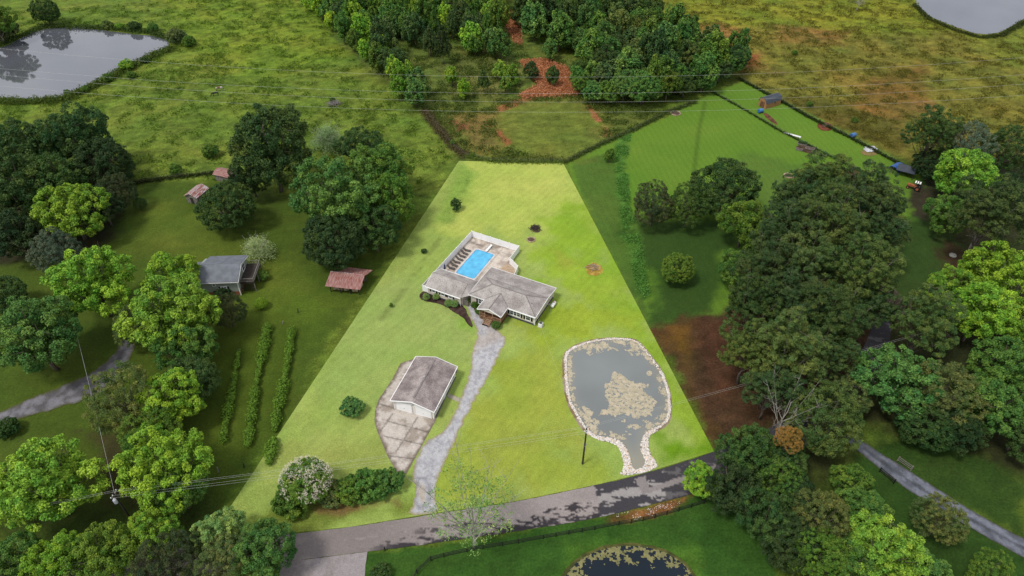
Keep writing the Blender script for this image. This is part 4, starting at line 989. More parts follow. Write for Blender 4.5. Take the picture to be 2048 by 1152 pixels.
# ------------------------------------------------------------------ loose low growth
def tufts(name, q, h, col, label, seed=0, n=6, w=.06, spread=.35, mat='weed', broad=False):
    rs = np.random.RandomState(seed); N = len(q); k = np.repeat(np.arange(N), n); H = (h if np.isscalar(h) else h[k])*rs.uniform(.5, 1.2, len(k))
    P = np.column_stack([q[k] + rs.normal(size=(len(k), 2))*spread, np.zeros(len(k))])
    P[:, 2] = H*rs.uniform(.2, .9, len(k))
    N_ = unit(rs.normal(size=P.shape) + np.array([0, 0, .7])); V, F = leaf_quads(P, N_, np.full(len(P), w), .55 if not broad else .8, rs); V[:, 2] = np.maximum(V[:, 2], .01)
    tone = (rs.uniform(.65, 1.3, N)[k]*rs.uniform(.8, 1.2, len(k)))[:, None]*np.array(alb(*col)) if not isinstance(col, np.ndarray) else col[k]*rs.uniform(.75, 1.3, (len(k), 1))
    o = link(name, npmesh(name, V, F, np.repeat(tone, 4, 0)), M[mat]); o.color = (1, 1, 1, 1); return tag(o, label, None, None, 'stuff')
PONDS = [[(-160,110),(-60,100),(0,94),(40,74),(80,54),(140,50),(200,56),(325,70),(346,90),(330,105),(296,116),(190,170),(130,200),(60,205),(-80,200),(-160,175)],[(1824,-60),(1826,12),(1858,36),(1910,58),(1960,74),(2000,70),(2050,42),(2092,0),(2090,-60)]]
def inpoly(poly, n, seed, dens=None):
    rs = np.random.RandomState(seed); W = GP(poly); P = np.array(W); lo, hi = P.min(0), P.max(0); q = rs.uniform(lo, hi, (n, 2)); k = pdist(q[:, 0], q[:, 1], W) > 0; q = q[k]
    for pd in PONDS: q = q[pdist(q[:, 0], q[:, 1], GP(pd)) < -.4]
    if dens: q = q[dens(q[:, 0], q[:, 1])]
    return q
cl = lambda t, s=.3: (lambda X, Y: fbm(X*s+7, Y*s, 4) > t)
tufts('weeds', inpoly([(-60,200),(-60,30),(600,-20),(700,110),(860,230),(920,320),(760,420),(440,360),(270,362),(0,300)], 52000, 1, cl(.53)), .55, (92,132,34), 'weedy clumps across the upper left pasture', 1, 5, .26, .5)
tufts('weeds', inpoly([(1290,-20),(2060,-20),(2060,260),(1850,300),(1840,330),(1490,158),(1400,100)], 42000, 2, cl(.54)), .5, (112,112,44), 'rank brown green growth across the upper right field', 2, 5, .26, .5)
tufts('undergrowth', inpoly([(640,30),(1010,30),(1060,120),(1150,120),(1210,200),(1330,225),(1200,290),(1120,322),(985,322),(940,310),(860,225),(800,190)], 30000, 3, lambda X, Y: (fbm(X*.3, Y*.3, 4) > .47) & (pdist(X, Y, GP([(995,225),(1060,203),(1160,205),(1205,240),(1200,285),(1130,318),(1040,305),(1000,270)])) < 0) & (pdist(X, Y, GP([(1040,122),(1090,118),(1145,140),(1158,190),(1040,198)])) < 0)), .9, (88,116,40), 'tangled undergrowth filling the clearing between the woods', 3, 6, .28, .6)
tufts('grass', inpoly([(1040,122),(1090,118),(1145,140),(1158,190),(1050,198),(1040,190),(1075,170)], 3600, 4), .7, (218,152,110), 'dry reddish grass on the lower red earth patch', 4, 6, .3, .5)
tufts('grass', inpoly([(1000,25),(1020,22),(1040,45),(1042,90),(1030,85),(1018,60)], 2400, 5), .7, (214,150,110), 'dry reddish grass on the upper red track', 5, 6, .3, .5)
DT = [(1230,275),(1262,262),(1252,340),(1262,420),(1282,490),(1300,600),(1282,600),(1255,500),(1240,420),(1232,340)]
tufts('tall_grass', inpoly(DT, 9000, 6, lambda X, Y: fbm(X*.35, Y*.35, 3) > .50), .55, (104,168,64), 'rank green growth filling the long ditch right of the lot', 6, 6, .18, .3)
def along(line, width, n, seed):
    rs = np.random.RandomState(seed); W = GP(line); W = resample(W, .4); P = np.array(W); k = rs.randint(0, len(P), n); return P[k] + rs.normal(size=(n, 2))*width
FA = [(1478,158),(1500,170),(1560,202),(1620,236),(1700,276),(1760,308),(1836,348)]
FB = [(1425,185),(1480,215),(1560,262),(1650,308),(1735,350)]
FC = [(1130,326),(1200,290),(1265,262),(1330,228),(1390,205)]
FD = [(850,222),(880,262),(905,292),(930,312),(985,323),(1060,324),(1128,324)]
FE = [(262,368),(330,358),(440,346)]
tufts('hedgerow_weeds', along(FA, .25, 1500, 7), .6, (56,80,30), 'dark growth along the far wire fence on the right', 7, 6, .2, .3)
tufts('hedgerow_weeds', along(FB, .22, 1100, 8), .5, (58,88,32), 'thin weeds along the inner wire fence', 8, 5, .15, .2)
tufts('hedgerow_weeds', along(FC, .4, 1100, 9), .7, (84,112,44), 'weeds along the fence between clearing and lawn', 9, 6, .2, .3)
tufts('hedgerow_weeds', along(FD[:4], .7, 1100, 10), .7, (112,104,70), 'brown brush line between pasture and clearing', 10, 6, .22, .4)
tufts('hedgerow_weeds', along(FD[3:], .5, 700, 11), .6, (112,144,54), 'rough growth along the back of the lot', 11, 6, .2, .4)
tufts('hedgerow_weeds', along(FE, .4, 500, 12), .8, (66,84,34), 'dark weeds along the left pasture fence', 12, 6, .2, .3)
q1 = along([(345,98),(310,112),(250,140),(195,170),(130,200),(60,206),(0,204)], .9, 1500, 13)
tufts('reeds', q1, 1.5, (92,122,44), 'reeds along the near bank of the upper left pond', 13, 8, .3, .5)
tufts('reeds', along([(0,92),(40,74),(90,54),(190,56),(300,66),(345,80)], .8, 900, 14), 1.3, (78,108,42), 'reeds along the far bank of the upper left pond', 14, 8, .3, .5)
tufts('reeds', along([(1828,10),(1856,38),(1908,60),(1960,76),(2002,72),(2050,44)], .5, 900, 15), .8, (74,92,36), 'grassy rim of the corner pond', 15, 6, .3, .4)
BS = [(262,150,10,'mid','low bush on the bank of the upper left pond, middle of the near side'),(252,130,15,'bright','bright bush on the near bank of the upper left pond'),(215,155,12,'mid','bush on the near bank of the pond, left of the bright bush'),(290,120,9,'dark','dark bush on the near bank of the pond'),
 (352,72,20,'olive','olive bushy clump at the right end of the upper left pond'),(378,82,15,'mid','bush right of the olive clump at the pond end'),(270,52,14,'dark','dark spreading bush on the far bank of the pond'),(305,55,12,'green','green bush on the far bank of the pond near its right end'),
 (215,50,12,'olive','olive bush on the far bank of the pond'),(240,52,9,'bright','light bush on the far bank between two darker ones'),(170,178,9,'mid','small bush at the near left bank of the pond'),(135,186,9,'mid','leafy bush near the lower left of the pond'),(10,62,26,'olive','olive bush mass at the left edge above the pond'),
 (420,302,18,'mid','bright weedy bush in the pasture left of the tall oak'),(350,338,14,'mid','low bush near the pasture fence'),(665,200,7,'dark','small dark bush on the brush pile'),(1780,410,0,'mid','')]
for px, py, r, c, l in BS:
    if r: tree_at('shrub', px, py, r, c, l, name='bush', cat='bush')
for i, (px, py, r, l) in enumerate([(905,285,7,'green bush on the brown brush line above the lot'),(945,310,7,'bush where the brush line meets the lot corner'),(1590,105,7,'blue green weed clump in the upper right field'),(1620,208,7,'pale green weed clump right of the barn'),(1710,240,7,'weed clump beyond the far fence')]):
    tree_at('shrub', px, py, r, 'mid', l, name='bush', cat='bush')
# vine rows
VR = [([(478,702),(470,745),(463,790),(452,840),(446,880)], 'leftmost and thinnest of the vine rows'),([(536,652),(528,690),(520,730),(510,780),(503,830),(496,888)], 'middle vine row on the left lawn'),
      ([(584,660),(578,700),(572,745),(562,790),(553,830),(549,860)], 'vine row nearest the lot edge'),([(548,878),(543,900),(538,925)], 'short end of a vine row lying inside the lot edge')]
for i, (ln, lb) in enumerate(VR):
    rs = np.random.RandomState(20+i); W = resample(smoothline(GP(ln, .7), 2), .25); P = np.array(W); wd = np.clip(-.35 + 2.0*fbm(P[:, 0]*.6+i*9, P[:, 1]*.6, 3), .06, 1.3)*(1 if i else .75)
    n = len(P)*(95 if i else 60); k = rs.randint(0, len(P), n); e = unit(rs.normal(size=(n, 3))); Q = np.column_stack([P[k], np.full(n, .85)]) + e*wd[k][:, None]*rs.uniform(.5, 1.1, (n, 1))*np.array([1.15, 1.15, 1.0]); Q[:, 2] = np.maximum(Q[:, 2], .05)
    V, F = leaf_quads(Q, unit(e + np.array([0, 0, .5]) + rs.normal(size=(n, 3))*.4), np.full(n, .17), .75, rs)
    t = empty('vine_row', (0, 0, 0), 0, lb, 'vine row', 'vine rows on the left lawn')
    f = link('foliage', npmesh('foliage', V, F, np.repeat(rs.uniform(.6, 1.35, (n, 1))*np.ones((n, 3)), 4, 0)), M['leaf'], t); f.color = (*(np.array(COLS['bright'])*.8*(1.15 if i == 3 else 1)), 1)
    mb = MB(); mb.tube([(p[0], p[1], .9) for p in W[::4]], .02, 4); mb.build('wire', M['dwire'], t)
    for p in W[::14]: MB().tube([(p[0], p[1], 0), (p[0], p[1], 1.35)], .045, 5).build('post', M['greywood'], t)

# ------------------------------------------------------------------ main house (own frame: s along the front, t towards the back)
HA = math.atan2(-.451, .893)
house = empty('house', (-9.08, 108.19, 0), HA, 'beige ranch house with brown shingle roofs, wood porch and guest wing by the pool', 'house')
# roofs
m = MB()
m.add([(-.15,-.15,2.85),(15.65,-.15,2.85),(11.7,3.4,4.6),(3.8,3.4,4.6),(.9,5.9,3.42),(-.15,5.9,3.0),(15.65,5.9,3.36),(15.65,10.25,2.72),(-.15,10.25,2.72)],
      [(0,1,2,3),(0,3,4,5),(3,2,6,4),(1,6,2),(5,4,6,7,8)])
m.build('roof', M['shingle'], house, solid=.14)
m = MB()
for a, b in [((-.1,-.1,2.88),(3.8,3.4,4.63)),((3.8,3.4,4.63),(11.7,3.4,4.63)),((11.7,3.4,4.63),(15.6,-.1,2.88)),((3.8,3.4,4.63),(.9,5.9,3.45)),((.9,5.9,3.45),(15.6,5.9,3.39)),((11.7,3.4,4.63),(15.6,5.9,3.39))]:
    m.bar(a, b, .2, .05)
m.build('ridge_cap', M['ridgecap'], house)
m = MB()
for a, b in [((-.17,-.2,2.8),(3.6,-.2,2.8)),((9.3,-.2,2.8),(15.7,-.2,2.8)),((15.7,-.2,2.8),(15.7,5.9,3.29)),((15.7,5.9,3.29),(15.7,10.3,2.66)),((15.7,10.3,2.66),(-.2,10.3,2.66)),((-.2,-.2,2.8),(-.2,5.9,2.93)),((-.2,5.9,2.93),(-.2,10.3,2.66))]:
    m.bar(a, b, .09, .2)
m.build('fascia', M['whitepaint'], house)
m = MB(); m.add([(.3,.3,.5),(15.2,.3,.5),(15.2,9.9,.5),(.3,9.9,.5),(.3,.3,2.74),(15.2,.3,2.74),(15.2,5.9,3.15),(15.2,9.9,2.6),(.3,9.9,2.6),(.3,5.9,2.85)],
      [(0,1,5,4),(1,2,7,6,5),(2,3,8,7),(3,0,4,9,8)])
m.build('wall', M['siding'], house)
MB().box(.26,15.24,.26,9.94,0,.52).build('foundation', M['block'], house)
m = MB()
for x, y in ((.28,.28),(15.22,.28),(15.22,9.92)): m.box(x-.08,x+.08,y-.08,y+.08,.3,2.7)
m.build('corner_trim', M['whitepaint'], house)
def window(par, s, w, z0, z1, t=.3, shut=True, n=1, ax='s', sgn=-1):
    """framed window in a wall; ax 's': wall runs along s, facing -t (sgn -1) ; ax 't': wall runs along t facing +s"""
    def bx(mb, a0, a1, d0, d1, z0_, z1_):
        if ax == 's': mb.box(a0, a1, t + sgn*d1 if sgn < 0 else t + d0, t + sgn*d0 if sgn < 0 else t + d1, z0_, z1_)
        else: mb.box(t + d0 if sgn > 0 else t - d1, t + d1 if sgn > 0 else t - d0, a0, a1, z0_, z1_)
        return mb
    f = MB(); a0, a1 = s - w/2, s + w/2; q = .12
    bx(f, a0-q, a1+q, 0, .06, z1, z1+q); bx(f, a0-q, a1+q, 0, .08, z0-q, z0); bx(f, a0-q, a0, 0, .06, z0, z1); bx(f, a1, a1+q, 0, .06, z0, z1)
    for i in range(1, n): c = a0 + w*i/n; bx(f, c-.07, c+.07, 0, .05, z0, z1)
    bx(f, a0, a1, 0, .04, (z0+z1)/2-.03, (z0+z1)/2+.03)
    fo = f.build('window', M['white'], par)
    bx(MB(), a0, a1, .01, .025, z0, z1).build('pane', M['glass'], fo)
    if shut:
        for c in (a0-q-.24, a1+q+.24):
            b = bx(MB(), c-.2, c+.2, .0, .05, z0-.08, z1+.08).build('shutter', M['shutter'], par)
window(house, 2.7, 1.3, .95, 2.3, n=2)
window(house, 10.75, 2.3, .95, 2.3, n=3)
window(house, 13.75, 1.0, .95, 2.3)
window(house, 2.0, .7, 1.4, 2.2, t=15.2, ax='t', sgn=1, shut=False)
window(house, 8.3, .6, 1.5, 2.2, t=15.2, ax='t', sgn=1, shut=False)
# front door behind the porch
d_ = MB().box(6.0,6.95,.2,.29,.9,2.75).build('door', M['whitepaint'], house); MB().box(6.8,6.86,.14,.2,1.8,1.86).build('handle', M['metal'], d_)
# porch roof
MB().add([(3.7,-3.2,2.84),(6.47,-3.25,3.98),(6.47,2.15,4.06),(3.7,.02,2.98)], [(0,1,2,3)]).add([(9.24,-3.2,2.84),(6.47,-3.25,3.98),(6.47,2.15,4.06),(9.24,.02,2.98)], [(1,0,3,2)]).build('porch_roof', M['shingle'], house, solid=.12)
m = MB(); m.bar((6.47,-3.2,4.0),(6.47,2.1,4.08),.2,.05); m.bar((6.47,2.1,4.08),(3.75,.0,3.0),.16,.04); m.bar((6.47,2.1,4.08),(9.2,0,3.0),.16,.04); m.build('ridge_cap', M['ridgecap'], house)
m = MB(); m.bar((3.65,-3.28,2.78),(6.47,-3.33,3.92),.07,.2); m.bar((6.47,-3.33,3.92),(9.29,-3.28,2.78),.07,.2); m.bar((9.3,-3.2,2.8),(9.3,0,2.86),.07,.18); m.bar((3.64,-3.2,2.8),(3.64,0,2.86),.07,.18)
m.build('fascia', M['white'], house)
MB().prism_y([(3.95,2.72),(9.0,2.72),(6.47,3.72)], -3.05, -2.98).build('gable', M['siding'], house)
m = MB().box(3.95,9.0,-2.95,.25,.78,.9); m.build('porch_floor', M['wood'], house)
for s in (4.0, 5.3, 7.1, 8.95): MB().box(s-.06,s+.06,-2.95,-2.83,0,2.72).build('post', M['railwood'], house)
m = MB()
for a, b in [((4.0,-2.9),(5.25,-2.9)),((7.15,-2.9),(8.95,-2.9)),((8.95,-2.9),(8.95,.2)),((4.0,-2.9),(4.0,.2))]:
    for z in (1.0, 1.75): m.bar((*a, z), (*b, z), .07, .07)
    L = math.hypot(b[0]-a[0], b[1]-a[1]); n = int(L/.16)
    for i in range(1, n): f = i/n; x = a[0]+(b[0]-a[0])*f; y = a[1]+(b[1]-a[1])*f; m.bar((x,y,1.0),(x,y,1.75),.035,.035)
m.build('railing', M['railwood'], house)
m = MB()
for a, b in [((4.0,-2.93),(5.25,-2.93)),((7.15,-2.93),(8.95,-2.93)),((8.97,-2.9),(8.97,.25))]:
    L = math.hypot(b[0]-a[0], b[1]-a[1]); n = int(L/.14)
    for i in range(n+1): f = i/n; x = a[0]+(b[0]-a[0])*f; y = a[1]+(b[1]-a[1])*f; m.bar((x,y,0),(x,y,.78),.09,.03)
m.build('skirt', M['wood'], house)
m = MB()
for i in range(5): m.box(5.45,6.95,-2.95-.3*(i+1),-2.95-.3*i,.78-.155*(i+1)-.0,.83-.155*(i+1)+.0)
for x in (5.42, 6.98): m.bar((x,-2.95,.75),(x,-4.5,.0),.06,.2); m.bar((x,-2.95,1.7),(x,-4.5,.95),.06,.07); m.bar((x,-4.5,0),(x,-4.5,1.0),.08,.08); m.bar((x,-3.7,.4),(x,-3.7,1.35),.06,.06)
m.build('steps', M['railwood'], house)
# guest wing
W0, W1, F0, B1 = -9.95, -1.25, -1.7, 4.85
MB().add([(W0,F0,2.52),(W1,F0,2.52),(W1,1.55,3.95),(W0,1.55,3.95)], [(0,1,2,3)]).add([(W0,B1,2.52),(W1,B1,2.52),(W1,1.55,3.95),(W0,1.55,3.95)], [(1,0,3,2)]).build('wing_roof', M['shingle'], house, solid=.12)
m = MB(); m.bar((W0,1.55,3.97),(W1,1.55,3.97),.22,.06); m.build('ridge_cap', M['ridgecap'], house)
m = MB(); m.bar((W0-.05,F0-.05,2.46),(W1,F0-.05,2.46),.08,.16); m.bar((W0-.06,F0,2.46),(W0-.06,1.55,3.88),.08,.18); m.bar((W0-.06,1.55,3.88),(W0-.06,B1,2.46),.08,.18); m.bar((W0,B1+.05,2.46),(W1,B1+.05,2.46),.08,.16); m.build('fascia', M['white'], house)
m = MB(); m.prism_x([(F0+.3,.35),(B1-.3,.35),(B1-.3,2.45),(1.55,3.7),(F0+.3,2.45)], W0+.3, W1-.1); m.build('wing_wall', M['siding'], house)
MB().box(W0+.26,W1-.06,F0+.26,B1-.26,0,.36).build('foundation', M['block'], house)
window(house, -8.15, .8, 1.3, 2.1, t=F0+.3); window(house, -5.85, .8, 1.3, 2.1, t=F0+.3); window(house, -3.95, .8, 1.3, 2.1, t=F0+.3)
for s, t, z in ((-7.5,.4,3.45),(-3.3,.2,3.38)): MB().tube([(s,t,z-.1),(s,t,z+.35)], .06, 8).build('vent_pipe', M['ridgecap'], house)
for s, t, z in ((4.4,1.6,3.7),(13.6,2.3,3.85)): MB().tube([(s,t,z-.1),(s,t,z+.3)], .06, 8).build('vent_pipe', M['ridgecap'], house)
# breezeway roof between wing and house
MB().add([(W1+.002,F0+.1,2.56),(.08,-.3,2.66),(.08,5.3,2.66),(W1+.002,B1,2.56),(W1+.002,1.55,3.93)], [(0,1,4),(1,2,4),(2,3,4)]).build('breezeway_roof', M['shingle'], house, solid=.1)
MB().box(W1+.1,W1+.16,F0+.5,B1,0,2.4).build('breezeway_wall', M['siding'], house)
m = MB(); [m.box(-1.1+.18*i,-1.1+.18*i+.12,-.95,-.89,.05,1.75) for i in range(7)]; m.bar((-1.12,-.97,.5),(.2,-.97,.5),.05,.1); m.bar((-1.12,-.97,1.5),(.2,-.97,1.5),.05,.1); m.build('gate', M['greywood'], house)
m = MB(); m.bar((W0+.1,F0-.12,2.42),(W1-.05,F0-.12,2.42),.12,.1); m.bar((W1-.15,F0-.1,2.4),(W1-.15,F0+.2,.1),.08,.08); m.bar((9.5,-.28,2.74),(15.6,-.28,2.74),.12,.1); m.bar((15.4,.2,2.7),(15.4,.2,.2),.08,.08); m.build('gutter', M['whitepaint'], house)
def HP(s, t): c, q = math.cos(HA), math.sin(HA); return (-9.08 + s*c - t*q, 108.19 + s*q + t*c)

# air conditioner, tank, satellite dish mast beside the house
def hv(s, t, label):
    r = empty('air_conditioner', (*HP(s, t), 0), HA, label, 'air conditioner')
    MB().box(-.5,.5,-.5,.5,0,.08).build('slab', M['stone'], r); MB().box(-.42,.42,-.42,.42,.08,.95).build('case', M['whitepaint'], r, bevel=.03)
    MB().tube([(0,0,.951),(0,0,.98)], .34, 20).build('fan_grille', M['blackpaint'], r); m = MB(); [m.bar((-.36,y,1.0),(.36,y,1.0),.02) for y in np.linspace(-.3,.3,7)]; m.build('guard', M['metal'], r)
hv(16.5, .7, 'white air conditioner unit at the front corner of the house')
r = empty('propane_tank', (*HP(16.35, 7.4), 0), HA + PI/2, 'white tank with a red cap against the right end wall of the house', 'tank')
m = MB(); m.tube([(-.85,0,.62),(-.75,0,.62),(.75,0,.62),(.85,0,.62)], [.18,.38,.38,.18], 16); m.build('shell', M['white'], r, smooth=True)
for x in (-.5, .5): MB().box(x-.06,x+.06,-.3,.3,0,.34).build('leg', M['stone'], r)
MB().tube([(.3,0,.98),(.3,0,1.12)], .14, 12).build('cap', M['redplastic'], r)
r = empty('antenna_mast', (*HP(17.0, 4.4), 0), 0, 'thin antenna mast beside the right end of the house', 'antenna')
MB().tube([(0,0,0),(0,0,3.6)], .03, 6).build('pole', M['metal'], r); m = MB(); m.bar((-.7,0,3.4),(.7,0,3.4),.03); [m.bar((x,-.35,3.4),(x,.35,3.4),.02) for x in (-.6,-.2,.2,.6)]; m.build('elements', M['metal'], r)

# ------------------------------------------------------------------ pool
def hpoly(L): return [HP(s, t) for s, t in L]
def deckcol(X, Y, D):
    C, A = flatcol(alb(232,220,206), alb(200,184,170), .5, .9, .42, .62)(X, Y, D)
    c, q = math.cos(-HA), math.sin(-HA); s = (X+9.08)*c - (Y-108.19)*q; t = (X+9.08)*q + (Y-108.19)*c
    st = sm(fbm(s*.5+3, t*.5, 4, .6), .42, .6)*np.clip(sm(t, 17.2, 20), 0, 1) + .9*sm(fbm(s*.8, t*.8, 4), .42, .55)*sm(s, -2.2, 1)*sm(t, 14, 17)
    C = C*(1-st[:, None]*.6) + np.array(alb(104,92,82))*st[:, None]*.6
    j = np.minimum(np.abs(s+2.6), np.minimum(np.abs(s+6.2) + 9*(t < 17), np.minimum(np.abs(t-12.3) + 9*(s < -2.9), np.abs(t-18.9)))); C *= (1-.35*(1-sm(j, .04, .16)))[:, None]
    g = sm(pdist(X, Y, hpoly([(.2,9.8),(4.6,9.8),(4.4,14.2),(2.6,15.4),(1.2,15.6),(-.2,13)])) + (fbm(X, Y)-.5), -.2, .3)[:, None]
    C = C*(1-g) + (np.array(alb(196,172,146))*(.75+.6*fbm(X*3, Y*3, 3))[:, None])*g; return C, A
DECK = [(-11.25,-.9),(-11.25,21),(1.4,20.9),(1.5,16),(2.6,15.4),(4.35,14.2),(5.1,9.8),(-1.2,9.8),(-1.2,-.9)]
sheet('pool_deck', hpoly(DECK), .09, .25, M['hard'], deckcol, label='stained pale concrete deck round the swimming pool')
pool = empty('swimming_pool', (*HP(-5.6, 12.4), 0), HA, 'bright blue rectangular swimming pool behind the guest wing', 'swimming pool')
def rrect(a, b, r, n=5):
    o = []
    for cx, cy, a0 in ((a-r,b-r,0),(-a+r,b-r,90),(-a+r,-b+r,180),(a-r,-b+r,270)):
        for i in range(n+1): t = R(a0+90*i/n); o.append((cx+r*math.cos(t), cy+r*math.sin(t)))
    return o
oo, ii = rrect(2.75, 5.25, .75), rrect(2.4, 4.9, .55); n = len(oo)
m = MB(); m.add([(x,y,.14) for x,y in oo]+[(x,y,.14) for x,y in ii]+[(x,y,.08) for x,y in oo]+[(x,y,.05) for x,y in ii], [(i,(i+1)%n,n+(i+1)%n,n+i) for i in range(n)]+[(i,2*n+i,2*n+(i+1)%n,(i+1)%n) for i in range(n)]+[(n+i,n+(i+1)%n,3*n+(i+1)%n,3*n+i) for i in range(n)])
m.build('coping', simple('pool_coping', (.60,.57,.54), (.5,.47,.45), 1, .8), pool)
MB().poly([(x,y,.105) for x,y in ii]).build('pool_water', M['pool'], pool)
m = MB(); i2 = rrect(2.28, 4.78, .5); m.add([(x,y,.108) for x,y in ii]+[(x,y,.108) for x,y in i2], [(i,(i+1)%n,n+(i+1)%n,n+i) for i in range(n)]); m.build('waterline', simple('pool_blue_liner', (.03,.24,.50), (.025,.2,.42), 1, .3), pool)
m = MB()
for x in (-.3,.3): m.tube([(2.2+0*x,2.6+x,.11),(2.4,2.6+x,.75),(2.75,2.6+x,.8),(2.9,2.6+x,.1)], .025, 6)
m.build('ladder', M['metal'], pool)
r = empty('diving_board', (*HP(-5.3, 18.9), .09), HA, 'white diving board at the far end of the pool', 'diving board')
MB().box(-.22,.22,-1.7,1.0,.42,.48).build('board', M['white'], r, bevel=.01); m = MB(); m.box(-.25,.25,-.2,.0,0,.42); m.box(-.25,.25,.7,.9,0,.42); m.build('stand', M['whitepaint'], r)
# loungers
def lounger():
    r = empty('pool_lounger', (0,0,0), 0)
    m = MB(); m.box(-.95,.35,-.3,-.26,.3,.34); m.box(-.95,.35,.26,.3,.3,.34); m.bar((.35,-.28,.32),(1.0,-.28,.8),.04); m.bar((.35,.28,.32),(1.0,.28,.8),.04); m.build('frame', M['blackpaint'], r)
    MB().box(-.93,.35,-.25,.25,.31,.35).build('seat', M['lounger'], r)
    MB().add([(.35,-.25,.34),(1.0,-.25,.82),(1.0,.25,.82),(.35,.25,.34)],[(0,1,2,3)]).build('backrest', M['lounger'], r, solid=.03)
    for x in (-.8, .25):
        for y in (-.28, .28): MB().bar((x,y,0),(x,y,.31),.04).build('leg', M['blackpaint'], r)
    return r
def dup(root):
    r = root.copy(); COL.objects.link(r)
    for ch in root.children:
        c = ch.copy(); COL.objects.link(c); c.parent = r
    return r
L0 = lounger()
LB = ['brown pool lounger nearest the folded umbrella','second brown pool lounger from the umbrella','third brown pool lounger from the umbrella','fourth brown pool lounger from the umbrella, middle of the row','third brown pool lounger from the far end','second brown pool lounger from the far end','brown pool lounger at the far end of the row']
for i in range(7):
    o = L0 if i == 0 else dup(L0)
    o.location = (*HP(-9.6 + .05*(i % 2), 8.3 + i*1.22), .09); o.rotation_euler = (0, 0, HA + PI + R([4,-5,7,-3,5,-6,9][i])); tag(o, LB[i], 'lounger', 'loungers in a row along the pool fence')
r = empty('patio_umbrella', (*HP(-10.4, 6.9), .09), HA, 'folded navy patio umbrella between fence and guest wing', 'umbrella')
MB().tube([(0,0,0),(0,0,2.4)], .025, 8).build('pole', M['metal'], r); MB().tube([(0,0,.75),(0,0,1.0),(0,0,1.7),(0,0,2.35)], [.17,.22,.16,.03], 10).build('canopy', M['navy'], r, smooth=True); MB().tube([(0,0,0),(0,0,.1)], .28, 14).build('base', M['blackpaint'], r)
r = empty('patio_table', (*HP(-9.7, 6.4), .09), HA, 'small round brown side table beside the folded umbrella', 'table'); MB().tube([(0,0,.5),(0,0,.54)], .35, 16).build('tabletop', M['lounger'], r); MB().tube([(0,0,0),(0,0,.5)], .04, 8).build('leg', M['blackpaint'], r)
# white vinyl fence
vf = empty('vinyl_fence', (-9.08, 108.19, 0), HA, 'tall white vinyl privacy fence enclosing the pool deck', 'fence')
FP = [(W0+.1,-.95),(-11.3,-.95),(-11.3,21.05),(1.45,20.95),(1.55,16.0),(2.65,15.4),(4.45,14.25),(5.2,10.3)]
for a, b in zip(FP[:-1], FP[1:]):
    L = math.hypot(b[0]-a[0], b[1]-a[1]); n = max(1, round(L/2.4)); d = ((b[0]-a[0])/L, (b[1]-a[1])/L)
    for i in range(n):
        p = (a[0]+d[0]*(L*i/n+.07), a[1]+d[1]*(L*i/n+.07)); q = (a[0]+d[0]*(L*(i+1)/n-.07), a[1]+d[1]*(L*(i+1)/n-.07))
        m = MB(); m.bar((*p,.98),(*q,.98),.04,1.6); m.bar((*p,1.78),(*q,1.78),.07,.1); m.bar((*p,.16),(*q,.16),.07,.1); m.build('panel', M['white'], vf)
        x, y = a[0]+d[0]*L*i/n, a[1]+d[1]*L*i/n; m = MB(); m.box(x-.07,x+.07,y-.07,y+.07,0,1.92); m.add([(x-.1,y-.1,1.92),(x+.1,y-.1,1.92),(x+.1,y+.1,1.92),(x-.1,y+.1,1.92),(x,y,2.04)],[(0,1,4),(1,2,4),(2,3,4),(3,0,4),(3,2,1,0)]); m.build('post', M['white'], vf)

# ------------------------------------------------------------------ garage
GA = R(-17.9)
g = empty('garage', (-22.04, 79.57, 0), GA, 'two door garage with stained brown roof beside the concrete pad', 'garage')
GW, GL = 8.5, 11.3
MB().add([(-.05,-.1,2.66),(GW/2,-.1,3.9),(GW/2,GL,3.9),(-.05,GL,2.66)],[(0,1,2,3)]).add([(GW+.05,-.1,2.66),(GW/2,-.1,3.9),(GW/2,GL,3.9),(GW+.05,GL,2.66)],[(1,0,3,2)]).build('roof', M['shingle2'], g, solid=.12)
m = MB(); m.bar((GW/2,.9,3.95),(GW/2,GL-.7,3.95),.32,.07); m.build('ridge_vent', M['ridgecap'], g)
MB().tube([(GW/2-.1,6.0,3.85),(GW/2-.1,6.0,4.2)], .12, 10).build('vent_cap', M['tin'], g)
m = MB(); m.bar((-.1,-.16,2.6),(GW/2,-.16,3.84),.09,.2); m.bar((GW/2,-.16,3.84),(GW+.1,-.16,2.6),.09,.2); m.bar((-.1,-.1,2.6),(-.1,GL,2.6),.1,.16); m.bar((GW+.1,-.1,2.6),(GW+.1,GL,2.6),.1,.16); m.bar((-.1,GL+.05,2.6),(GW/2,GL+.05,3.84),.07,.16); m.bar((GW/2,GL+.05,3.84),(GW+.1,GL+.05,2.6),.07,.16)
m.build('fascia', M['white'], g)
MB().prism_y([(.35,0),(GW-.35,0),(GW-.35,2.6),(GW/2,3.7),(.35,2.6)], .35, GL-.35).build('wall', M['siding_w'], g)
for s in (.85, 4.65):
    m = MB()
    for k in range(5): m.box(s, s+3.0, .25, .33, .04+k*.46, .04+k*.46+.44)
    d_ = m.build('garage_door', M['white'], g); MB().box(s+1.4, s+1.6, .2, .25, .9, .95).build('handle', M['metal'], d_)
    m = MB(); m.box(s-.12,s,.22,.345,0,2.42); m.box(s+3.0,s+3.12,.22,.345,0,2.42); m.box(s-.12,s+3.12,.22,.345,2.34,2.46); m.build('door_trim', M['whitepaint'], g)
MB().tube([(4.25,.3,2.65),(4.25,.15,2.65)], .09, 8).build('lamp', M['metal'], g)
for t in (2.0, 9.1): window(g, t, .7, 1.1, 1.9, t=GW-.35, ax='t', sgn=1)
window(g, 6.4, .01, 1.5, 1.6, t=GW-.35, ax='t', sgn=1, shut=False)
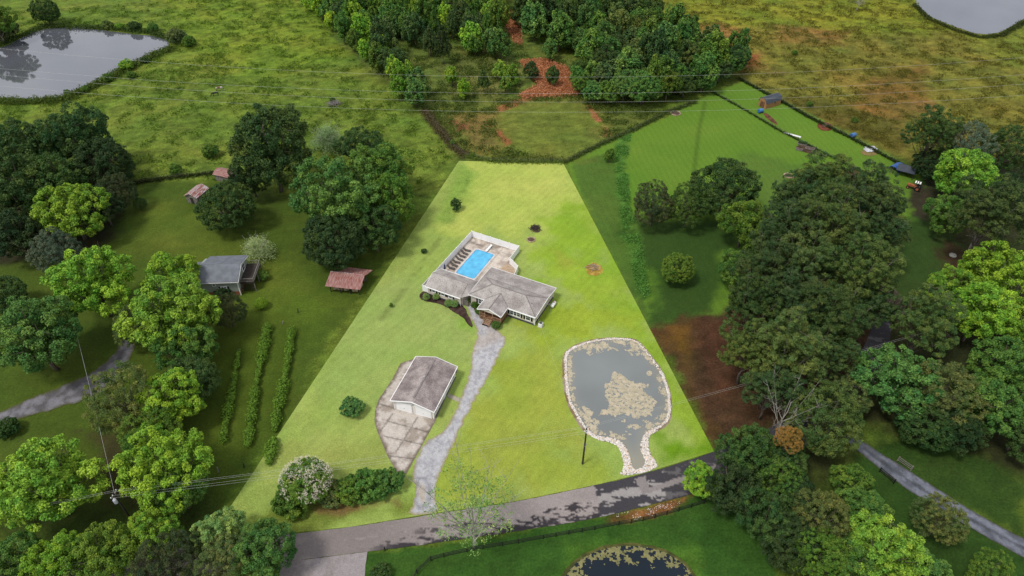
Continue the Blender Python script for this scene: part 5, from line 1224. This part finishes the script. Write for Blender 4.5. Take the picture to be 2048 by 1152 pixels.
d_ = MB().box(GW-.35,GW-.29,5.0,5.95,.05,2.1).build('door', M['white'], g); MB().box(GW-.29,GW-.24,5.1,5.16,1.0,1.06).build('handle', M['metal'], d_)
m = MB(); [m.box(x-.07,x+.07,y-.07,y+.07,0,2.58) for x, y in ((GW-.36,.36),(GW-.36,GL-.36),(.36,.36))]; m.build('corner_trim', M['white'], g)
m = MB(); m.box(GW-.34,GW-.2,1.0,GL-.4,0,.14); m.build('foundation', M['block'], g)

# ------------------------------------------------------------------ blue grey roofed house on the left
h2 = empty('house', (-59.4, 111.1, 0), R(3), 'split level house with blue grey roof, sage siding and brick base', 'house')
MB().add([(-9,-.5,4.15),(.6,-.5,4.15),(.6,3.75,5.75),(-9,3.75,5.75)],[(0,1,2,3)]).add([(-7.8,8.6,4.15),(.6,8.6,4.15),(.6,3.75,5.75),(-7.8,3.75,5.75)],[(1,0,3,2)]).build('roof', M['blueshingle'], h2, solid=.14)
m = MB(); m.bar((-9,3.75,5.78),(.6,3.75,5.78),.2,.05); m.build('ridge_cap', M['blueshingle'], h2)
m = MB(); m.bar((-9,-.56,4.08),(.66,-.56,4.08),.08,.18); m.bar((.66,-.5,4.08),(.66,3.75,5.68),.08,.18); m.bar((.66,3.75,5.68),(.66,8.6,4.08),.08,.18); m.build('fascia', M['whitepaint'], h2)
MB().prism_x([(0,1.1),(8.1,1.1),(8.1,4.05),(3.75,5.5),(0,4.05)], -8.7, .1).build('wall', M['siding_g'], h2)
MB().box(-8.66,.06,.04,8.06,0,1.12).build('brick_base', M['brick'], h2)
window(h2, -3.0, 1.1, 1.6, 2.5, t=0, n=2); window(h2, -4.9, .5, 2.9, 3.6, t=0, shut=False)
window(h2, 5.5, 1.4, 2.7, 4.2, t=.1, ax='t', sgn=1, shut=False); m = MB(); m.box(.02,.2,-.06,.1,0,4.05); m.build('corner_trim', M['whitepaint'], h2)
# left wing of that house, mostly hidden by the maple
MB().add([(-18.5,-1,3.4),(-9.02,-1,3.4),(-9.02,3.4,4.9),(-18.5,3.4,4.9)],[(0,1,2,3)]).add([(-18.5,7.8,3.4),(-9.02,7.8,3.4),(-9.02,3.4,4.9),(-18.5,3.4,4.9)],[(1,0,3,2)]).build('wing_roof', M['blueshingle'], h2, solid=.14)
MB().prism_x([(-.5,0),(7.3,0),(7.3,3.3),(3.4,4.65),(-.5,3.3)], -18.1, -8.72).build('wing_wall', M['siding_g'], h2)
c_ = MB().box(-15.2,-14.4,4.3,5.1,3.9,6.3).build('chimney', M['brick'], h2); MB().box(-15.3,-14.3,4.2,5.2,6.3,6.45).build('chimney_cap', M['stone'], c_)
m = MB(); m.box(.15,3.2,1.2,7.6,2.45,2.6); m.build('deck_floor', M['darkwood'], h2)
for x, y in ((3.1,1.3),(3.1,4.4),(3.1,7.5),(.3,1.3)): MB().box(x-.08,x+.08,y-.08,y+.08,0,3.6).build('post', M['greywood'], h2)
m = MB()
for a, b in [((.2,1.25),(3.15,1.25)),((3.15,1.25),(3.15,7.55)),((3.15,7.55),(.2,7.55))]:
    m.bar((*a,3.55),(*b,3.55),.1,.06); m.bar((*a,2.75),(*b,2.75),.06,.06); n = int(math.hypot(b[0]-a[0],b[1]-a[1])/.2)
    for i in range(1, n): f = i/n; x, y = a[0]+(b[0]-a[0])*f, a[1]+(b[1]-a[1])*f; m.bar((x,y,2.7),(x,y,3.55),.04,.04)
m.build('railing', M['greywood'], h2)
m = MB(); [m.bar((x,1.22,0),(x,1.22,2.4),.06,.03) for x in np.arange(.3,3.1,.22)]; m.bar((.2,1.2,2.3),(3.2,1.2,2.3),.08,.2); m.bar((.2,1.2,.9),(3.2,1.2,.9),.05,.1); m.build('skirt', M['darkwood'], h2)

# ------------------------------------------------------------------ sheds
s1 = empty('pole_barn', (-39.9, 112.2, 0), R(-9), 'open pole shed with rusty red metal roof storing hay near the lot edge', 'shed')
MB().add([(-.7,-.6,2.0),(7.2,-.6,2.0),(7.2,3.2,3.05),(-.7,3.2,3.05)],[(0,1,2,3)]).build('roof', M['rust'], s1, solid=.06)
MB().add([(1.2,3.25,3.1),(7.4,3.25,2.98),(8.0,5.9,2.3),(2.0,5.9,2.4)],[(0,1,2,3)]).build('rear_roof', M['rust'], s1, solid=.06)
m = MB(); m.bar((-.7,3.2,3.1),(7.2,3.2,3.1),.2,.06); m.build('ridge_cap', M['rustgrey'], s1)
for x in (.1, 2.3, 4.5, 6.6):
    for y in (0, 4.6): MB().box(x-.08,x+.08,y-.08,y+.08,0,2.1 if y == 0 else 2.5).build('post', M['darkwood'], s1)
MB().box(0,6.7,4.55,4.6,0,2.3).build('back_wall', M['greywood'], s1)
for i, (x, y) in enumerate([(.9,1.0),(2.0,1.0),(3.3,1.1),(5.3,1.0),(5.9,2.4)]):
    x_, y_ = -39.9 + x*math.cos(R(-9)) - y*math.sin(R(-9)), 112.2 + x*math.sin(R(-9)) + y*math.cos(R(-9))
    r = MB().tube([(-.55,0,.62),(.55,0,.62)], .62, 16).build('hay_bale', M['hay'], None, bevel=.05)
    r.location = (x_, y_, 0); r.rotation_euler = (0, 0, R([5,-8,12,0,80][i])); tag(r, ['round hay bale at the left end under the red roofed shed','second hay bale from the left under the red roofed shed','middle hay bale under the red roofed shed','hay bale at the right front corner of the red roofed shed','hay bale at the open right end of the red roofed shed'][i], 'hay bale', 'hay bales under the red roofed shed')
def gable_shed(loc, rz, w, d, h, rh, roofm, wallm, label, over=.3):
    r = empty('shed', (*loc, 0), rz, label, 'shed')
    MB().add([(-w/2-over,-d/2-over,h-.1),(0,-d/2-over,h+rh),(0,d/2+over,h+rh),(-w/2-over,d/2+over,h-.1)],[(0,1,2,3)]).add([(w/2+over,-d/2-over,h-.1),(0,-d/2-over,h+rh),(0,d/2+over,h+rh),(w/2+over,d/2+over,h-.1)],[(1,0,3,2)]).build('roof', M[roofm], r, solid=.06)
    MB().prism_y([(-w/2,0),(w/2,0),(w/2,h-.1),(0,h+rh-.12),(-w/2,h-.1)], -d/2, d/2).build('wall', M[wallm], r)
    dd = MB().box(-.45,.45,-d/2-.05,-d/2-.001,.05,1.85).build('door', M['darkwood'], r); return r
gable_shed(gp(398,398), R(-18), 3.4, 4.6, 2.3, .9, 'rustgrey', 'greywood', 'small weathered shed with rust streaked tin roof')
gable_shed(gp(455,358), R(70), 3.2, 5.0, 2.0, .8, 'rust', 'greywood', 'shed with dark red tin roof half hidden by the tall oak')
# gambrel barn shed
b = empty('barn_shed', (79.0, 199.9, 0), R(30), 'cedar sided gambrel shed with dark metal roof in the far lawn', 'shed')
GBP = [(-1.55,0),(1.55,0),(1.55,1.8),(1.15,2.7),(0,3.2),(-1.15,2.7),(-1.55,1.8)]
MB().prism_x(GBP, 0, 6.6).build('wall', M['cedar'], b)
m = MB(); rp = [(-1.72,1.72),(-1.22,2.78),(0,3.3),(1.22,2.78),(1.72,1.72)]
for (y0,z0),(y1,z1) in zip(rp[:-1], rp[1:]): m.add([(-.15,y0,z0),(6.75,y0,z0),(6.75,y1,z1),(-.15,y1,z1)],[(0,1,2,3)])
m.build('roof', M['slate'], b, solid=.05)
d_ = MB(); d_.box(-.06,-.002,-.7,.7,.1,1.95); d_.build('door', M['wood'], b); m = MB(); m.box(-.09,-.06,-.75,-.65,.1,2); m.box(-.09,-.06,.65,.75,.1,2); m.box(-.09,-.06,-.05,.05,.1,2); m.bar((-.08,-.65,.2),(-.08,-.05,1.9),.03,.08); m.bar((-.08,.65,.2),(-.08,.05,1.9),.03,.08); m.build('door_trim', M['darkwood'], b)
m = MB(); m.box(3.6,4.2,-1.6,-1.55,1.1,1.6); m.build('window', M['glass'], b)
# ------------------------------------------------------------------ things on the far right lawn
def drum(px, py, rz, label):
    X, Y = gp(px, py, .6); r = empty('water_drum', (X, Y, 0), rz, label, 'drum')
    m = MB(); m.tube([(-.75,0,.75),(-.7,0,.75),(-.35,0,.75),(-.33,0,.75),(.33,0,.75),(.35,0,.75),(.7,0,.75),(.75,0,.75)], [.6,.62,.62,.65,.65,.62,.62,.6], 20); m.build('barrel', M['bluebarrel'], r)
    m = MB(); m.box(-.7,.7,-.5,-.4,0,.35); m.box(-.7,.7,.4,.5,0,.35); m.box(-.6,-.5,-.5,.5,.05,.2); m.box(.5,.6,-.5,.5,.05,.2); m.build('stand', M['darkwood'], r)
drum(1521,222,R(20),'blue drum on a stand in front of the gambrel shed'); drum(1706,271,R(25),'blue drum beside the far wire fence')
X, Y = gp(1740,299); r = empty('sheet_stack', (X, Y, .06), R(12), 'pile of weathered white metal sheets on the trampled patch', 'metal sheets')
for i, (x, y, a, z) in enumerate([(0,0,8,.05),(.5,.6,-9,.09),(-.5,-.4,4,.13),(.3,-.2,20,.17)]):
    c, q = math.cos(R(a)), math.sin(R(a)); W_ = lambda u, v: (x+u*c-v*q, y+u*q+v*c)
    m = MB(); m.add([(*W_(-1.5,-1.0),z),(*W_(1.5,-1.0),z+.05),(*W_(1.5,.9),z+.04),(*W_(-1.5,.9),z)],[(0,1,2,3)]); m.build('sheet', M['tin'], r, solid=.025)
X, Y = gp(1584,270); r = MB().box(-2.6,2.6,-.4,.4,.02,.1).build('white_board', M['whitepaint'], None, bevel=.02); r.location = (X, Y, .02); r.rotation_euler = (0,0,R(-34)); tag(r, 'long white board lying on the lawn by the inner fence', 'board')
def rbed(px, py, rz, w, d, label, plants):
    X, Y = gp(px, py); r = empty('raised_bed', (X, Y, .05), rz, label, 'raised bed')
    m = MB(); m.box(-w/2,w/2,-d/2,-d/2+.1,0,.35); m.box(-w/2,w/2,d/2-.1,d/2,0,.35); m.box(-w/2,-w/2+.1,-d/2+.1,d/2-.1,0,.35); m.box(w/2-.1,w/2,-d/2+.1,d/2-.1,0,.35); m.build('frame', M['greywood'], r)
    MB().box(-w/2+.1,w/2-.1,-d/2+.1,d/2-.1,.02,.28).build('soil', M['mulch'], r)
    if plants:
        rs = np.random.RandomState(int(px)); n = 420; P = rs.uniform((-w/2+.2,-d/2+.2,.3),(w/2-.2,d/2-.2,1.1),(n,3)); V, F = leaf_quads(P, unit(rs.normal(size=(n,3))+np.array([0,0,.5])), np.full(n,.12), .7, rs)
        o = link('foliage', npmesh('foliage', V, F, np.repeat(rs.uniform(.6,1.3,(n,1))*np.ones((n,3)),4,0)), M['leaf'], r); o.color = (.06,.14,.04,1)
rbed(1604,289,R(-30),2.6,1.2,'raised bed with tall green plants near the white board',1); rbed(1620,298,R(-30),2.6,1.2,'second raised bed with bare soil and planks',0); rbed(1644,310,R(-30),2.6,1.1,'small raised bed next to the first pine',1); rbed(1598,300,R(-30),1.8,1.0,'lowest raised bed left of the others, no plants',0)
def ring(px, py, rad, label, name='fire_ring', cat='fire ring', mt='hay'):
    X, Y = gp(px, py); rs = random.Random(int(px)); m = MB()
    r = empty(name, (X, Y, 0), 0, label, cat); n = int(2*PI*rad/.33)
    for i in range(n):
        a = 2*PI*i/n; s = .17*rs.uniform(.8,1.2); x, y = rad*math.cos(a), rad*math.sin(a); m.bar((x-s,y,.12),(x+s,y+.03,.14),s*1.5,s*1.4)
    m.build('ring_stones', M[mt], r, bevel=.04); MB().tube([(0,0,.02),(0,0,.12)], [rad*.85, rad*.7], 14).build('ash', M['mulch'], r)
ring(1062,480,.95,'ring of stones round a small fire pit behind the house'); ring(1351,227,1.5,'grey stone ring at the edge of the far lawn'); ring(1577,352,1.2,'small stone ring on the far lawn left of the pines')
r = MB().tube([(0,0,.0),(0,0,.25),(0,0,.6)], [1.3,.8,.2], 12).build('mulch_mound', M['mulch'], None); r.location = (*gp(1652,251), .05); tag(r, 'small mound of dark mulch on the red brown circle', 'mound')
def brush(px, py, rad, h, label, n=70, matk='greywood'):
    X, Y = gp(px, py); rs = random.Random(int(px*3)); m = MB()
    for i in range(n):
        a = rs.uniform(0,6.28); x, y = rs.gauss(0,rad*.4), rs.gauss(0,rad*.4); z = rs.uniform(.05, h*max(.1,1-(x*x+y*y)/rad**2/1.5)); L = rs.uniform(.4,1.1)*rad*.7; t = rs.uniform(-.3,.3)
        m.bar((x-L*math.cos(a),y-L*math.sin(a),max(.04,z-t)),(x+L*math.cos(a),y+L*math.sin(a),max(.04,z+t)), rs.uniform(.04,.12))
    o = m.build('brush_pile', M[matk], None); o.location = (X, Y, .03); return tag(o, label, 'brush pile')
brush(667,209,2.2,1.1,'heap of grey brush in the pasture above the tall oak'); brush(1071,457,1.3,.3,'scatter of burnt sticks on the dark spot behind the pool', 50, 'darkwood'); brush(1188,537,1.6,.25,'scatter of straw on the dead grass patch', 22, 'hay'); brush(570,1008,1.4,.9,'broken dark branches under the left end of the hedge row', 30, 'darkwood')
# blue tarpaulin hoop, slate lean-to, old tractor, scrap
X, Y = gp(1792,338); r = empty('tarp_shelter', (X, Y, 0), R(35), 'arched blue tarpaulin shelter beside the slate coloured lean-to', 'shelter')
pf = [(1.5*math.cos(a), 1.35*math.sin(a)) for a in np.linspace(PI, 0, 12)]; m = MB(); n = len(pf)
m.add([(-1.8,y,z) for y,z in pf]+[(1.8,y,z) for y,z in pf],[(i,i+1,n+i+1,n+i) for i in range(n-1)]); m.build('cover', M['bluetarp'], r, solid=.04)
m = MB(); [m.tube([(x,y*.96,z*.96) for y,z in pf], .04, 5) for x in (-1.7,0,1.7)]; m.build('hoops', M['metal'], r)
X, Y = gp(1808,350); r = empty('lean_to', (X, Y, 0), R(-33), 'flat slate coloured lean-to roof at the far right', 'shed')
MB().add([(-2.3,-1.7,1.7),(2.3,-1.7,1.7),(2.3,1.7,2.1),(-2.3,1.7,2.1)],[(0,1,2,3)]).build('roof', M['tin'] if 0 else M['slate'], r, solid=.08)
for x in (-2.1,2.1):
    for y in (-1.5,1.5): MB().box(x-.06,x+.06,y-.06,y+.06,0,1.85 if y > 0 else 1.65).build('post', M['darkwood'], r)
MB().box(-2.1,2.1,1.45,1.5,0,1.9).build('back_wall', M['darkwood'], r)
X, Y = gp(1826,378); r = empty('tractor', (X, Y, 0), R(-35), 'old rusty orange tractor with white striped canopy beside the lean-to', 'tractor')
m = MB(); m.box(-1.7,.1,-.35,.35,.7,1.25); m.box(-1.75,-1.65,-.3,.3,.7,1.2); m.build('hood', M['orange'], r, bevel=.06); MB().box(.1,1.3,-.5,.5,.6,1.05).build('body', M['orange'], r, bevel=.05); m = MB(); m.box(.5,1.0,-.3,.3,1.05,1.25); m.box(.95,1.05,-.3,.3,1.25,1.7); m.build('seat', M['blackpaint'], r)
for x, y, rd, wd in ((-1.35,-.65,.42,.22),(-1.35,.65,.42,.22),(.9,-.8,.72,.34),(.9,.8,.72,.34)):
    w_ = MB().tube([(x,y-wd/2,rd),(x,y+wd/2,rd)], rd, 18).build('wheel', M['blackpaint'], r, bevel=.03); MB().tube([(x,y-wd/2-.02,rd),(x,y+wd/2+.02,rd)], rd*.5, 12).build('rim', M['orange'], w_)
m = MB(); [m.bar((x,y,1.0),(x,y,2.2),.05) for x in (.1,1.3) for y in (-.45,.45)]; m.build('canopy_frame', M['metal'], r)
m = MB(); [m.box(-.2+.55*k,.12+.55*k,-.65,.65,2.2,2.24) for k in range(3)]; m.build('canopy', M['white'], r)
m = MB(); m.bar((-.2,0,1.3),(-.35,0,1.95),.05); m.build('exhaust', M['blackpaint'], r)
X, Y = gp(1722,350); r = MB().bar((-2.6,0,.35),(2.6,0,.9),.2,.2).build('log', M['cedar'], None); r.location = (X+1.5, Y, 0); r.rotation_euler = (0,0,R(22)); tag(r, 'long peeled log propped up behind the pines', 'log')
# shed roof and clutter glimpsed through the pines
X, Y = gp(1703,392); gable_shed((X, Y), R(60), 3.6, 5, 2.4, .8, 'tin', 'greywood', 'grey roofed hut glimpsed between the pines')
X, Y = gp(1905,512); r = MB().tube([(0,0,0),(0,0,.35)], .8, 14).build('tree_stump', M['palebark'], None, bevel=.05); r.location = (X, Y, .03); tag(r, 'pale cut stump on the shaded right lawn', 'stump')
X, Y = gp(1812,468); r = MB().bar((-1.2,0,.1),(1.2,0,.14),.16,.16).build('fallen_branch', M['darkwood'], None); r.location = (X, Y, .0); r.rotation_euler = (0,0,R(30)); tag(r, 'dark fallen branch on the shaded right lawn', 'branch')
# leaning pale trunks seen on the right
def lean_trunk(px0, py0, px1, py1, z1, r0, label, limbs=5, seed=1):
    a = Vector((*gp(px0, py0), 0)); b_ = Vector((*gp(px1, py1, z1), z1)); rs = random.Random(seed); m = MB()
    m.tube([a, a.lerp(b_, .35)+Vector((.1,.1,.1)), a.lerp(b_, .7)+Vector((-.15,0,.2)), b_], [r0, r0*.8, r0*.55, r0*.3], 8)
    for i in range(limbs):
        p = a.lerp(b_, rs.uniform(.45,1)); d = Vector((rs.uniform(-1,1), rs.uniform(-1,.3), rs.uniform(.1,.9))).normalized(); q = p + d*rs.uniform(2,4); m.tube([p, p.lerp(q,.5)+Vector((0,0,.2)), q], [r0*.25, r0*.18, r0*.05], 5)
    o = m.build('leaning_trunk', M['palebark'], None, smooth=True); return tag(o, label, 'tree trunk')
lean_trunk(1828,345,1860,278,10,.38,'pale leaning bare trunk rising behind the slate lean-to',4,2)
lean_trunk(1922,530,1980,425,14,.42,'long pale leaning trunk with bare limbs over the shaded right lawn',9,5)
lean_trunk(1650,760,1668,690,9,.3,'pale bare trunk at the foot of the pine grove',4,7)

# ------------------------------------------------------------------ fences
def wire_fence(line, label, h=1.2, sp=3.0, wires=4):
    t = empty('wire_fence', (*GP(line)[0], 0), 0, label, 'fence'); o = Vector((*GP(line)[0], 0)); W = resample(GP(line), sp)
    m = MB()
    for k in range(wires): m.tube([Vector((x, y, .25+k*(h-.3)/(wires-1)))-o for x, y in W], .012, 3, False)
    m.build('wires', M['dwire'], t)
    for x, y in W: MB().tube([Vector((x,y,0))-o, Vector((x,y,h))-o], .05, 5).build('post', M['darkwood'], t)
wire_fence(FA, 'far wire fence dividing the lawn from the brown field'); wire_fence(FB, 'inner wire fence down the middle of the far lawn', 1.0); wire_fence(FC, 'wire fence between the clearing and the right lawn')
wire_fence(FE, 'wire fence at the foot of the left pasture'); wire_fence(FD, 'old wire fence buried in brush between pasture and clearing')
def board_fence(line, label, sp=2.5, h=1.3, mt='blackpaint'):
    W0_ = smoothline(GP(line), 1); o = Vector((*W0_[0], 0)); W = resample(W0_, sp); t = empty('board_fence', (*W0_[0], 0), 0, label, 'fence')
    cs = [W[0]]; acc = 0
    for a, b in zip(W[:-1], W[1:]):
        acc += math.hypot(b[0]-a[0], b[1]-a[1])
        if acc > sp*.8: cs.append(b); acc = 0
    for p in cs: MB().bar(Vector((*p,0))-o, Vector((*p,h))-o, .13).build('post', M[mt], t)
    m = MB()
    for a, b in zip(cs[:-1], cs[1:]):
        for z in (.35,.75,1.15): m.bar(Vector((*a,z))-o, Vector((*b,z))-o, .04, .14)
    m.build('rails', M[mt], t)
board_fence([(818,1180),(830,1152),(847,1130),(867,1118),(895,1113),(947,1101),(1024,1089),(1074,1080),(1124,1071),(1177,1062),(1225,1052),(1274,1045),(1321,1033),(1369,1019),(1420,1003)], 'black three rail board fence running below the road')
board_fence([(1758,944),(1780,962),(1806,984)], 'short black board fence on the near side of the gravel lane'); board_fence([(1794,922),(1815,936),(1840,956)], 'short brown board fence on the far side of the gravel lane', mt='greywood')
for px, py, l in ((770,1101,'short dark post at the road edge by the driveway mouth'),(1198,1001,'')):
    if l:
        r = MB().tube([(0,0,0),(0,0,1.0)], .09, 8).build('road_post', M['blackpaint'], None); r.location = (*gp(px,py), 0); tag(r, l, 'post')
for px, py, l, hh in ((596,625,'dark stump like post standing above the vine rows',1.1),(488,935,'dark leaning post below the vine rows',1.2),(566,648,'small pale post at the head of the vine rows',.8),(437,945,'pale thin post left below the vine rows',1.4)):
    r = MB().tube([(0,0,0),(.15,.1,hh)], [.13,.1], 7).build('wooden_post', M['darkwood'] if 'dark' in l else M['greywood'], None); r.location = (*gp(px,py), 0); tag(r, l, 'post')

# ------------------------------------------------------------------ utility poles and wires
def pole(px, py, h, label, rz, xf=False, arm=True):
    X, Y = gp(px, py); r = empty('utility_pole', (X, Y, 0), rz, label, 'utility pole')
    MB().tube([(0,0,0),(0,0,h*.5),(0,0,h)], [.17,.145,.12], 10).build('pole', M['darkwood'], r)
    m = MB(); m.bar((0,-.75,h-.5),(0,.75,h-.5),.1,.12); m.bar((0,-.6,h-.5),(.02,0,h-1.1),.04,.05); m.bar((0,.6,h-.5),(.02,0,h-1.1),.04,.05); m.build('crossarm', M['greywood'], r)
    for y in (-.68,-.25,.68): MB().tube([(0,y,h-.43),(0,y,h-.34),(0,y,h-.22)], [.04,.07,.04], 8).build('insulator', M['white'], r)
    if xf: MB().tube([(.0,-.42,h-2.2),(.0,-.42,h-2.1),(0,-.42,h-1.3),(0,-.42,h-1.2)], [.2,.27,.27,.2], 14).build('transformer', M['tin'], r); MB().tube([(0,-.42,h-1.2),(0,-.42,h-.95)], .05, 6).build('bushing', M['white'], r)
    else: m = MB(); m.bar((-.3,0,5.6),(.4,0,5.6),.08,.08); m.bar((0,-.3,5.4),(0,.3,5.4),.06,.06); m.tube([(.35,0,5.6),(.35,0,5.8)], .07, 6); m.build('bracket', M['metal'], r)
    return X, Y
p1 = pole(1165,928,10,'dark utility pole standing on the lawn left of the rock pond', R(-10)); p2 = pole(272,1052,9.6,'utility pole with a grey transformer among the left trees', R(-8), True)
def wire(a, b, sag, label, name='power_line', rad=.010, ext=0):
    a = Vector(a); b = Vector(b); P = []
    f0, f1 = -ext, 1+ext
    for i in range(41):
        f = f0 + (f1-f0)*i/40; p = a.lerp(b, f); p.z -= sag*(1-(2*f-1)**2); P.append(p)
    o = MB().tube(P, rad, 4, False).build(name, M['wire'], None); return tag(o, label, 'power line')
z1, z2 = 9.6, 9.2
wn = ['topmost wire of the roadside line','second wire of the roadside line','third wire of the roadside line','lowest wire of the roadside line']
for i, (dy, dz) in enumerate(((.0,.55),(-.68,-.0),(-.25,0.),(.68,0.))):
    wire((p2[0], p2[1]+dy, z2+dz), (p1[0], p1[1]+dy, z1+dz), .55, wn[i] + ' between the two utility poles')
for i, (dy, dz) in enumerate(((.0,.5),(.68,0.))):
    wire((p1[0], p1[1]+dy, z1+dz), (p1[0]+70, p1[1]+23+dy, z1+dz+1), .7, ['upper wire running right from the lawn pole over the pond','lower wire running right from the lawn pole over the pond'][i])
    wire((p2[0], p2[1]+dy, z2+dz), (p2[0]-60, p2[1]-13+dy, z2+dz), .6, ['upper wire running off the left edge from the transformer pole','lower wire running off the left edge from the transformer pole'][i])
X, Y = gp(150,655,8); wire((p2[0], p2[1], z2-.6), (X, Y, 8), .3, 'service wire from the transformer pole up to the left maples', rad=.02)
X, Y = gp(1092,610,3); wire((p1[0], p1[1], 7.6), (HP(15.3,1)[0], HP(15.3,1)[1], 2.9), 1.0, 'faint service wire from the lawn pole to the house', rad=.008)
TL = [((0,97),(1024,154),(2048,115)),((0,137),(1024,187),(2048,149)),((0,150),(1024,204),(2048,168)),((0,172),(1024,224),(2048,190))]
for i, (a, b_, c) in enumerate(TL):
    zm = 13.0; Xm, Ym = gp(*b_, zm)
    # level plane across the view: both ends ride higher than the sag in the middle
    ends = []
    for e in (a, c):
        zz = 13.0
        for _ in range(30):
            X, Y = gp(*e, zz); zz += (Y-(Ym+(.0)))*.35/1.0 if abs(Y-Ym) > .05 else 0; zz = min(max(zz, 8), 40)
        ends.append(Vector((X, Y, zz)))
    A, B = ends; mid = Vector((Xm, Ym, zm)); sag = (A.z+B.z)/2 - zm
    wire(A, B, sag, ['farthest of the four long wires across the top','second farthest of the four long wires across the top','second nearest of the four long wires across the top','nearest of the four long wires across the top'][i], rad=.017, ext=.3)

# ------------------------------------------------------------------ two grazing animals
def beast(px, py, rz, mat, label, name, s=1.0):
    me = bpy.data.meshes.new(name)
    J = [((-.75,0,1.15),.26),((-.3,0,1.12),.31),((.25,0,1.15),.3),((.6,0,1.2),.27),((.95,0,1.1),.16),((1.2,0,.7),.12),((1.38,0,.35),.11),((1.5,0,.12),.07),
         ((-.85,.17,.75),.13),((-.95,.17,.45),.07),((-.88,.17,.03),.06),((-.85,-.17,.75),.13),((-.95,-.17,.45),.07),((-.8,-.17,.03),.06),
         ((.55,.16,.75),.11),((.55,.16,.4),.07),((.52,.16,.03),.06),((.55,-.16,.75),.11),((.6,-.16,.4),.07),((.68,-.16,.03),.06),((-.98,0,1.1),.06),((-1.1,0,.7),.05),((-1.1,0,.4),.04),((1.0,.1,1.2),.03),((1.0,-.1,1.2),.03)]
    Ed = [(0,1),(1,2),(2,3),(3,4),(4,5),(5,6),(6,7),(0,8),(8,9),(9,10),(0,11),(11,12),(12,13),(3,14),(14,15),(15,16),(3,17),(17,18),(18,19),(0,20),(20,21),(21,22),(4,23),(4,24)]
    me.from_pydata([tuple(v*s for v in p) for p, _ in J], Ed, []); o = link(name, me, mat)
    sk = o.modifiers.new('skin', 'SKIN'); o.modifiers.new('sub', 'SUBSURF').levels = 1; o.modifiers['sub'].render_levels = 1
    for i, (_, r_) in enumerate(J): me.skin_vertices[0].data[i].radius = (r_*s, r_*s)
    me.skin_vertices[0].data[0].use_root = True
    o.location = (*gp(px, py), 0); o.rotation_euler = (0, 0, rz); return tag(o, label, 'horse')
beast(440,182,R(8),M['hide_b'],'brown and white horse grazing in the left pasture','horse',1.1); beast(431,192,R(-150),M['hide_d'],'dark horse standing close to the brown and white one','horse',1.0)
